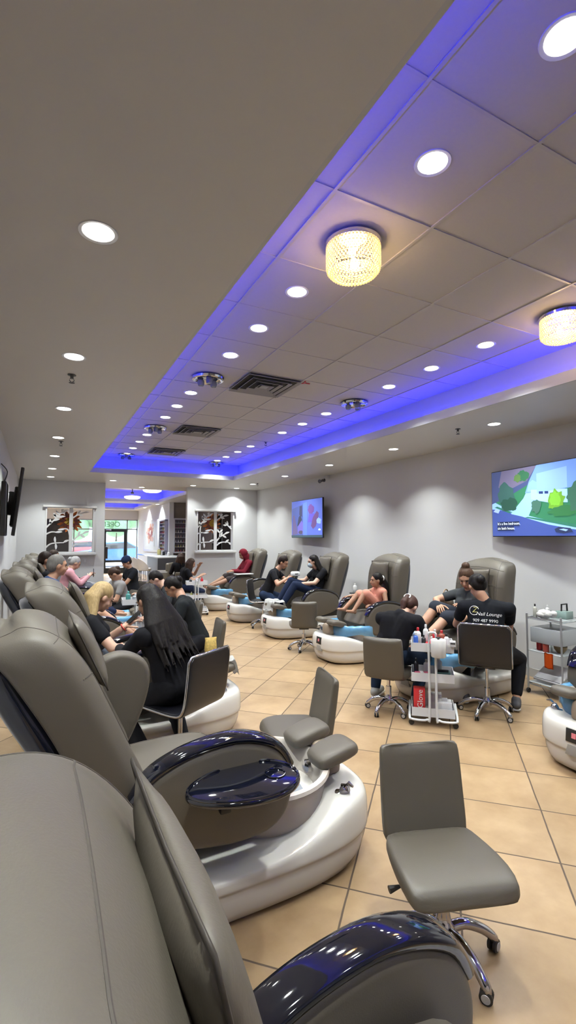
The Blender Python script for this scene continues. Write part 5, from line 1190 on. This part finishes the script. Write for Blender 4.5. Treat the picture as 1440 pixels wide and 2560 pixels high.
    if st not in ('hood', 'none'):
        for p in b.verts: p.co -= org
        bmesh.ops.recalc_face_normals(b, faces=b.faces)
        me = remesh(b, P.get('hvox', .008), P.get('hsm', 3))
        # trim the hair off the face
        bb = bmesh.new(); bb.from_mesh(me); fc = H(0, .062, -.035) - org; dl = []
        for v in bb.verts:
            q = HR.transposed() @ (v.co - (hd - org)) / hsc
            if q.y > P.get('hfy', .03) and q.z < P.get('fringe', .062) - .25 * abs(q.x) and abs(q.x) < .062: dl.append(v)
        bmesh.ops.delete(bb, geom=dl, context='VERTS'); bb.to_mesh(me); bb.free(); fin(me, 'hair', hm, t)
        if st == 'pony': o = B(); add_tube(o, [(H(*P.get('ppos', (0, -.115, .03))) + HR @ Vector((.03 * cos(a), 0, .03 * sin(a)))) - org for a in [2 * pi * i / 14 for i in range(14)]], .008, 6, closed=True); obj('hair_tie', o, MATS['white_card'], t)
    # ---- face details
    for s in (1, -1):
        b = B(); ellip(b, H(s * .030, .0785, .004) - org, (.0125 * hsc, .006 * hsc, .0048 * hsc), HR, 12); obj('eye', b, mat('eye_dark', (.02, .015, .012), .25), t, 180)
        b = B(); capsule(b, H(s * .016, .086, .021) - org, H(s * .044, .074, .023) - org, .0034 * hsc, .0025 * hsc, 8); obj('eyebrow', b, mat('brow', (.04, .028, .02), .8), t, 180)
    b = B(); capsule(b, H(-.016, .0865, -.063) - org, H(.016, .0865, -.063) - org, .0050 * hsc, .0050 * hsc, 8); obj('lips', b, mat('lips', (.40, .13, .12), .45), t, 180)
    # ---- extras
    if P.get('mask'):
        b = B(); ellip(b, H(0, .055, -.048), (.058 * sc, .052 * sc, .050 * sc), HR); add('face_mask', b, mat('mask_blue', (.55, .68, .78), .8), .006, 2)
    if P.get('cap'):
        b = B(); ellip(b, H(0, -.018, .045), (.092 * sc, .104 * sc, .085 * sc), HR); ellip(b, H(0, .09, .045), (.065 * sc, .05 * sc, .010 * sc), HR) if P.get('brim', 0) else None; add('cap', b, cloth(P['cap']), .008, 2)
    if st == 'hood':
        b = B(); ellip(b, H(0, -.025, .02), (.098 * sc, .112 * sc, .112 * sc), HR); ellip(b, H(0, -.02, -.06), (.085 * sc, .08 * sc, .09 * sc), HR); capsule(b, H(0, -.06, -.08), chest + up * .02, .085, .09)
        for p in b.verts: p.co -= org
        me = remesh(b, .008, 2); bb = bmesh.new(); bb.from_mesh(me); dl = []
        for v in bb.verts:
            q = HR.transposed() @ (v.co - (hd - org)) / sc
            if q.y > .045 and abs(q.x) < .06 and -.10 < q.z < .07: dl.append(v)
        bmesh.ops.delete(bb, geom=dl, context='VERTS'); bb.to_mesh(me); bb.free(); fin(me, 'hood', cloth(top), t)
    if P.get('gloves'):
        b = B()
        for s in (1, -1): hand(b, wr[s], (wr[s] - el[s]), Vector(P.get('palm', (0, 0, -1))) - cr * s * .3, sc * 1.12, P.get('curl', .6), s); capsule(b, wr[s], wr[s].lerp(el[s], .2), .034, .036)
        for p in b.verts: p.co -= org
        me = bpy.data.meshes.new('g'); b.to_mesh(me); b.free(); fin(me, 'glove', mat('glove_%.2f' % P['gloves'][0], P['gloves'], .5), t)
    P['_'] = dict(org=org, chest=chest, up=up, cfv=cfv, cr=cr, wr=wr, el=el, kn=kn, an=an, H=H, shirt=tp)
    return t
S1, S2, S3, S4 = (.62, .36, .25), (.52, .29, .19), (.40, .215, .135), (.66, .40, .29)
BLK = (.008, .008, .011); NVY = (.012, .018, .05)
# 1 blonde client, third left chair
pb = dict(pelvis=(.40, 4.16, .70), chest=(.36, 4.14, 1.00), head=(.47, 4.17, 1.17), face=0.05, hface=(.25, -.55), handR=(.74, 3.92, .79), handL=(.66, 4.26, .90), footR=(1.18, 4.06, .50), footL=(1.20, 4.28, .50), elb=(-.2, -.5, -1), top=BLK, pants=(.07, .08, .10), skin=S4, hair=(.42, .30, .15), hstyle='long', fringe=.052, hfy=.045, hlen=.34, hspread=.9, hn=16, hflow=(-.20, -.10, -1), harc=(.12, .80), fem=1, collar=False, palm=(-.2, .5, -.6), curl=.9, vox=.010, hwid=.030)
tB = person('blonde woman in a black tee seated in the third left chair, looking down', pb)
# 2 long dark-haired technician
fa = math.atan2(.83, -.56)
pd_ = dict(pelvis=(.90, 3.44, .60), chest=(.80, 3.50, .98), head=(.72, 3.60, 1.19), face=fa, hface=(fa, -.5), handR=(.76, 3.84, .76), handL=(.56, 3.82, .82), footR=(1.02, 3.80 - .12, .10), footL=(.72, 3.44, .10), elb=(0, -.2, -1), top=BLK, sleeve='long', pants=BLK, shoes=(.03, .025, .03), sole=0, skin=S3, hair=(.010, .008, .008), hstyle='long', hlen=.40, hspread=1.15, hn=30, hfine=1, harc=(.16, 1.06), hflow=(.34, -.44, -.90), hsm=3, htip=.35, hvox=.006, fem=1, broad=1.12, fat=1.08, vox=.010, hwid=.032)
person('long dark-haired technician in black, seen from behind on a chrome rimmed chair', pd_)
# 3 grey-haired man, fourth left chair
person('grey-haired man in a blue top with bare knees, fourth left chair', dict(pelvis=(.22, 5.98, .70), chest=(.12, 5.96, 1.13), head=(.20, 5.98, 1.34), face=0, hface=(.15, -.1), handR=(.48, 5.72, .78), handL=(.55, 6.1, .80), footR=(.98, 5.86, .54), footL=(1.04, 6.12, .52), kneehint=(0, 0, 1), top=(.06, .09, .20), pants=(.25, .22, .18), plen=.35, skin=S2, hair=(.16, .15, .14), hstyle='short', sc=1.04, vox=.012))
# 4 dark-haired client, fifth left chair
person('dark-haired person in black in the fifth left chair, mostly hidden by the grey-haired man', dict(pelvis=(.22, 7.78, .70), chest=(.10, 7.78, 1.12), head=(.11, 7.78, 1.33), face=0, hface=(0, -.1), handR=(.5, 7.6, .78), handL=(.5, 7.95, .78), footR=(1.1, 7.65, .52), footL=(1.1, 7.9, .52), top=BLK, pants=NVY, skin=S3, hair=(.02, .012, .01), hstyle='short', sc=1.03, vox=.013))
# 5 pink client, sixth chair
pp5 = dict(pelvis=(.42, 9.50, .70), chest=(.50, 9.50, 1.03), head=(.60, 9.52, 1.19), face=0, hface=(.2, -.6), handR=(.82, 9.42, .95), handL=(.80, 9.62, .92), footR=(1.15, 9.40, .52), footL=(1.15, 9.6, .52), top=(.60, .30, .34), sleeve='long', pants=(.14, .15, .19), skin=S4, hair=(.38, .37, .37), hstyle='knot', fem=1, fat=1.08, vox=.013)
tp5 = person('grey-haired person in a pink top leaning forward with a dark phone', pp5)
person('person in light grey trousers in the chair against the far wall', dict(pelvis=(.40, 11.15, .70), chest=(.28, 11.15, 1.08), head=(.3, 11.15, 1.28), face=0, handR=(.7, 11.0, .8), handL=(.7, 11.3, .8), footR=(1.25, 11.02, .58), footL=(1.25, 11.28, .58), top=(.30, .31, .34), pants=(.30, .30, .33), skin=S2, hair=(.05, .035, .03), hstyle='short', vox=.014))
# 6 blue cap technician
fb = math.atan2(-.35, -.95)
person('technician with a dark blue cap and black tee facing the far left chairs', dict(pelvis=(1.77, 10.33, .53), chest=(1.70, 10.30, .96), head=(1.60, 10.26, 1.15), face=fb, hface=(fb, -.5), handR=(1.42, 10.52, .62), handL=(1.40, 10.15, .62), footR=(1.66, 10.58, .10), footL=(1.70, 10.1, .10), top=(.015, .017, .022), pants=BLK, shoes=BLK, skin=S2, hair=(.02, .015, .012), hstyle='short', cap=(.015, .03, .075), vox=.012))
# 7 brown-haired bent technician
person('bent technician with brown hair behind the blonde woman', dict(pelvis=(1.34, 8.65, .53), chest=(1.20, 8.62, .86), head=(1.15, 8.60, 1.03), face=fb, hface=(math.atan2(.2, -.9), -1.0), handR=(.95, 8.75, .60), handL=(.95, 8.5, .6), footR=(1.25, 8.85, .10), footL=(1.25, 8.42, .10), top=(.25, .24, .24), pants=BLK, shoes=BLK, skin=S2, hair=(.045, .025, .018), hstyle='knot', vox=.013))
# 8 black-haired technician behind the cart
f8 = math.atan2(.1, -1)
person('black-haired technician in a dark shirt bending over behind the white cart', dict(pelvis=(1.86, 6.82, .55), chest=(1.64, 6.86, .90), head=(1.49, 6.95, 1.06), face=f8, hface=(math.atan2(.2, -1), -.9), handR=(1.36, 7.18, .80), handL=(1.35, 6.62, .60), footR=(1.75, 7.05, .10), footL=(1.75, 6.6, .10), top=(.03, .033, .038), pants=BLK, shoes=BLK, skin=S4, hair=(.008, .007, .010), hstyle='short', vox=.012))
# 9 technician at the fourth chair
f9 = math.atan2(.35, -.95)
person('technician in black with dark hair directly behind the long-haired one', dict(pelvis=(1.60, 5.20, .53), chest=(1.45, 5.30, .92), head=(1.36, 5.46, 1.09), face=f9, hface=(f9, -.8), handR=(1.1, 5.5, .62), handL=(1.12, 5.2, .62), footR=(1.4, 5.42, .10), footL=(1.5, 5.02, .10), top=(.010, .012, .014), pants=BLK, shoes=BLK, skin=S3, hair=(.012, .01, .01), hstyle='knot', vox=.012))
# 10 woman beside the far cart
person('woman with dark shoulder-length hair in black below the right cut-out window', dict(pelvis=(2.95, 10.86, .53), chest=(3.00, 10.84, .90), head=(3.12, 10.80, 1.06), face=0, hface=(-.1, -.4), handR=(3.28, 10.6, .78), handL=(3.30, 10.82, .98), footR=(3.1, 10.65, .10), footL=(3.05, 11.1, .10), top=BLK, pants=NVY, shoes=BLK, skin=S2, hair=(.045, .028, .022), hstyle='long', hlen=.2, hspread=.3, fem=1, vox=.012, elb=(0, 0, -1)))
# 11 hooded client
ph = dict(pelvis=(4.36, 10.68, .72), chest=(4.46, 10.68, 1.06), head=(4.34, 10.68, 1.25), face=pi, hface=(pi, -.45), handR=(4.10, 10.80, .86), handL=(4.08, 10.58, .86), footR=(3.58, 10.76, .56), footL=(3.56, 10.58, .56), top=(.16, .012, .025), sleeve='long', pants=(.05, .04, .04), plen=.5, skin=S3, hair=(.02, .02, .02), hstyle='hood', vox=.012)
person('person in a maroon hooded sweatshirt and dark shorts with legs stretched out', ph)
# 12 man in black shirt
fm_ = math.atan2(-.6, .8)
pm12 = dict(pelvis=(3.76, 8.12, .60), chest=(3.93, 8.06, 1.00), head=(4.06, 7.98, 1.19), face=fm_, hface=(math.atan2(-.7, .6), -.5), handR=(4.02, 7.72, .92), handL=(4.12, 7.78, .95), footR=(3.78, 7.96, .10), footL=(4.1, 8.25, .10), elb=(-.1, -.3, -1), top=BLK, pants=(.02, .035, .075), shoes=(.03, .03, .03), skin=S2, hair=(.018, .013, .012), hstyle='short', vox=.011, broad=1.05)
person('man with short black hair in a black shirt bending over the masked woman', pm12)
# 13 masked woman
p13 = dict(pelvis=(4.30, 7.28, .72), chest=(4.42, 7.28, 1.06), head=(4.28, 7.28, 1.23), face=pi - .1, hface=(pi - .15, -.15), handR=(4.06, 7.62, .88), handL=(4.0, 7.2, .86), footR=(3.72, 7.48, .56), footL=(3.66, 7.25, .52), elb=(0, 0, -1), top=BLK, pants=(.012, .02, .05), skin=S4, hair=(.012, .009, .010), hstyle='long', fringe=.052, hfy=.045, hlen=.30, hspread=.8, hn=16, hwid=.026, hflow=(.45, 0, -1), harc=(.05, .95), mask=1, fem=1, fat=1.1, vox=.011)
person('woman in black wearing a pale blue face mask, long dark hair', p13)
# 14 girl
p14 = dict(pelvis=(4.28, 5.50, .68), chest=(4.30, 5.46, .90), head=(4.25, 5.46, 1.05), face=pi - .1, hface=(pi - .25, -.05), handR=(4.02, 5.80, .80), handL=(4.10, 5.32, .72), footR=(3.82, 5.62, .66), footL=(3.86, 5.46, .65), sc=.74, elb=(.2, 0, -1), top=(.62, .27, .20), sleeve='none', skirt=1, skin=S3, hair=(.012, .010, .010), hstyle='pony', hsc=1.22, ppos=(-.07, -.085, .03), fringe=.042, hfy=.055, hflow=(.12, -.10, -1), hlen=.26, collar=False, toe=(-1, 0, .3), vox=.009)
person('little girl in an orange pink dress sitting in a pedicure chair', p14)
# 15 technician with brown ponytail
f15 = math.atan2(.5, .85)
p15 = dict(pelvis=(3.02, 3.70, .53), chest=(3.13, 3.67, .86), head=(3.33, 3.75, .95), face=f15, hface=(math.atan2(.35, .9), -1.0), handR=(3.52, 3.70, .60), handL=(3.50, 3.86, .64), footR=(3.28, 3.62, .10), footL=(3.12, 4.04, .10), elb=(-.1, -.1, -1), top=BLK, pants=(.010, .02, .045), shoes=(.3, .3, .3), skin=S4, hair=(.06, .030, .024), hstyle='pony', hflow=(-.55, -.25, -1), hlen=.14, fem=1, broad=1.08, fat=1.05, gloves=(.45, .55, .80), vox=.010)
person('technician in a black tee with a brown ponytail bending over feet', p15)
# 16 woman with bun
p16 = dict(pelvis=(4.34, 3.88, .72), chest=(4.33, 3.86, 1.01), head=(4.24, 3.84, 1.20), face=pi + .05, hface=(pi + .45, -.5), handR=(3.96, 3.98, .90), handL=(4.08, 3.72, .88), footR=(3.66, 4.06, .60), footL=(3.62, 3.9, .55), elb=(.3, .6, 0), top=(.05, .055, .06), pants=(.03, .035, .05), plen=.5, skin=S2, hair=(.075, .042, .028), hstyle='bun', fringe=.052, hfy=.045, fem=1, fat=1.06, vox=.010, curl=.9)
person('woman with a top bun and grey tee looking down at her hand', p16)
# 17 technician with the printed shirt
f17 = math.atan2(.6, .8)
p17 = dict(pelvis=(3.80, 3.22, .60), chest=(3.86, 3.26, .98), head=(3.86, 3.36, 1.17), face=f17, hface=(math.atan2(.9, .45), -.6), handR=(4.10, 3.42, .82), handL=(4.02, 3.62, .84), footR=(4.08, 3.12, .10), footL=(3.82, 3.50, .10), elb=(0, 0, -1), top=(.008, .009, .013), pants=BLK, shoes=(.10, .10, .11), plen=.93, skin=S2, hair=(.012, .011, .014), hstyle='knot', broad=1.22, fat=1.18, fem=1, vox=.010)
t17 = person('technician in black with white lettering on the shirt back', p17)
# print on the back of the shirt
q = p17['_']; bk = -q['cfv']; base = q['chest'] - q['up'] * .075; gold = mat('print_gold', (.60, .55, .18), .6)
from mathutils.bvhtree import BVHTree
def wrap_print(me_obj, org_pt, right, upv, outv, shirt):
    bv = BVHTree.FromPolygons([v.co for v in shirt.data.vertices], [p.vertices for p in shirt.data.polygons])
    for v in me_obj.data.vertices:
        w = org_pt + right * v.co.x + upv * v.co.y + outv * .35; loc, nn, _, _ = bv.ray_cast(w, -outv)
        v.co = (loc if loc is not None else w - outv * .2) + outv * (.0025 + (v.co.z * .5))
rt = -q['cr'] if False else q['cr']
oo = base - q['org']
def pr(txt, size, dx, dy, m, sh=0, nm='shirt_print'):
    x = text_mesh(txt, size, m, nm, q['shirt'], .0012, 'CENTER', sh)
    wrap_print(x, oo + q['cr'] * dx + q['up'] * dy, q['cr'], q['up'], bk, q['shirt'])
pr('Nail Lounge', .046, .03, .0, whc, .25); pr('909 487 9990', .040, .0, -.062, whc); pr('Z', .075, -.095, .035, gold, .2)
me = bpy.data.meshes.new('ring'); b = B(); add_tube(b, [(.042 * cos(a), .042 * sin(a), 0) for a in [radians(20 + 290 * i / 28) for i in range(29)]], .0028, 6); b.to_mesh(me); b.free(); o = link(me, 'shirt_emblem', whc, q['shirt']); wrap_print(o, oo - q['cr'] * .10 + q['up'] * .03, q['cr'], q['up'], bk, q['shirt'])
# 18 seated person in the front room
person('person in black seated at the small table inside the opening', dict(pelvis=(3.42, 12.95, .5), chest=(3.42, 12.9, .92), head=(3.44, 12.92, 1.12), face=pi / 2, hface=(1.2, -.4), handR=(3.6, 13.12, .82), handL=(3.35, 13.15, .82), footR=(3.5, 13.25, .1), footL=(3.3, 13.25, .1), top=BLK, sleeve='long', pants=BLK, shoes=BLK, skin=S3, hair=(.04, .025, .02), hstyle='long', hlen=.2, vox=.014))
o = dup(ST, (3.42, 12.93, 0), pi / 2, 'grey stool under the person in the front room', GS)
# phones, wrist bands and cloths held
def phone(c, rot, label, m=None):
    t = thing('mobile_phone', label, 'phone', c); t.rotation_euler = rot; boxo('case', (0, 0, 0), (.075, .010, .15), m or blackp, t, .004); boxo('screen_glass', (0, -.0055, 0), (.068, .001, .14), MATS.get('dark_screen'), t); return t
w = pb['_']; phone(tuple(w['wr'][-1] + (w['wr'][-1] - w['el'][-1]).normalized() * .10 + Vector((0, 0, .02))), (radians(-50), 0, radians(-80)), 'phone in the blonde woman\'s raised hand')
w = pp5['_']; phone(tuple(w['wr'][1] + Vector((.08, 0, .06))), (0, 0, -pi / 2), 'dark phone held up by the person in pink')
w = pb['_']; o = B(); d_ = (w['wr'][1] - w['el'][1]).normalized(); s_, u_, _ = frame(d_); c_ = w['wr'][1] - d_ * .01; add_tube(o, [c_ + (s_ * cos(a) + u_ * sin(a)) * .031 for a in [2 * pi * i / 20 for i in range(20)]], .004, 6, closed=True); o2 = obj('wrist_band', o, blackp); o2.parent = tB; o2.location = -w['org']
o = B(); d_ = (w['wr'][-1] - w['el'][-1]).normalized(); s_, u_, _ = frame(d_); c_ = w['wr'][-1] - d_ * .01; add_tube(o, [c_ + (s_ * cos(a) + u_ * sin(a)) * .031 for a in [2 * pi * i / 20 for i in range(20)]], .006, 6, closed=True); o2 = obj('wrist_band', o, redm); o2.parent = tB; o2.location = -w['org']; o2['label'] = 'red wrist band'
for pv_, lb in ((p13, 'white nail dryer box on the masked woman\'s knee'),):
    w = pv_['_']; kk = w['kn'][1]; t = thing('nail_rest', lb, 'box', (kk.x + .08, kk.y, kk.z + .085)); b = B(); add_loft(b, [section((0, 0, z), (1, 0, 0), (0, 1, 0), ww, dd, .45, 16) for z, ww, dd in ((0, .15, .10), (.01, .16, .11), (.06, .15, .10), (.075, .12, .08))]); obj('body', b, whitep, t, 60); boxo('logo_bar', (0, -.055, .035), (.06, .004, .012), blackp, t)
t = thing('lap_board', 'white board resting on the arm of the hooded person\'s chair', 'board', (4.22, 10.33, .80)); boxo('panel', (0, 0, .01), (.42, .2, .02), whitep, t, .006)
# these glow visibly but the lamps beside them do the lighting, so they need no light sampling of their own
for k_, m_ in MATS.items():
    if k_ in ('lamp_lens', 'crystal_beads', 'warm_bulb', 'red_digit', 'caption_white', 'lamp_glow') or k_.startswith('art_screen'): m_.cycles.emission_sampling = 'NONE'
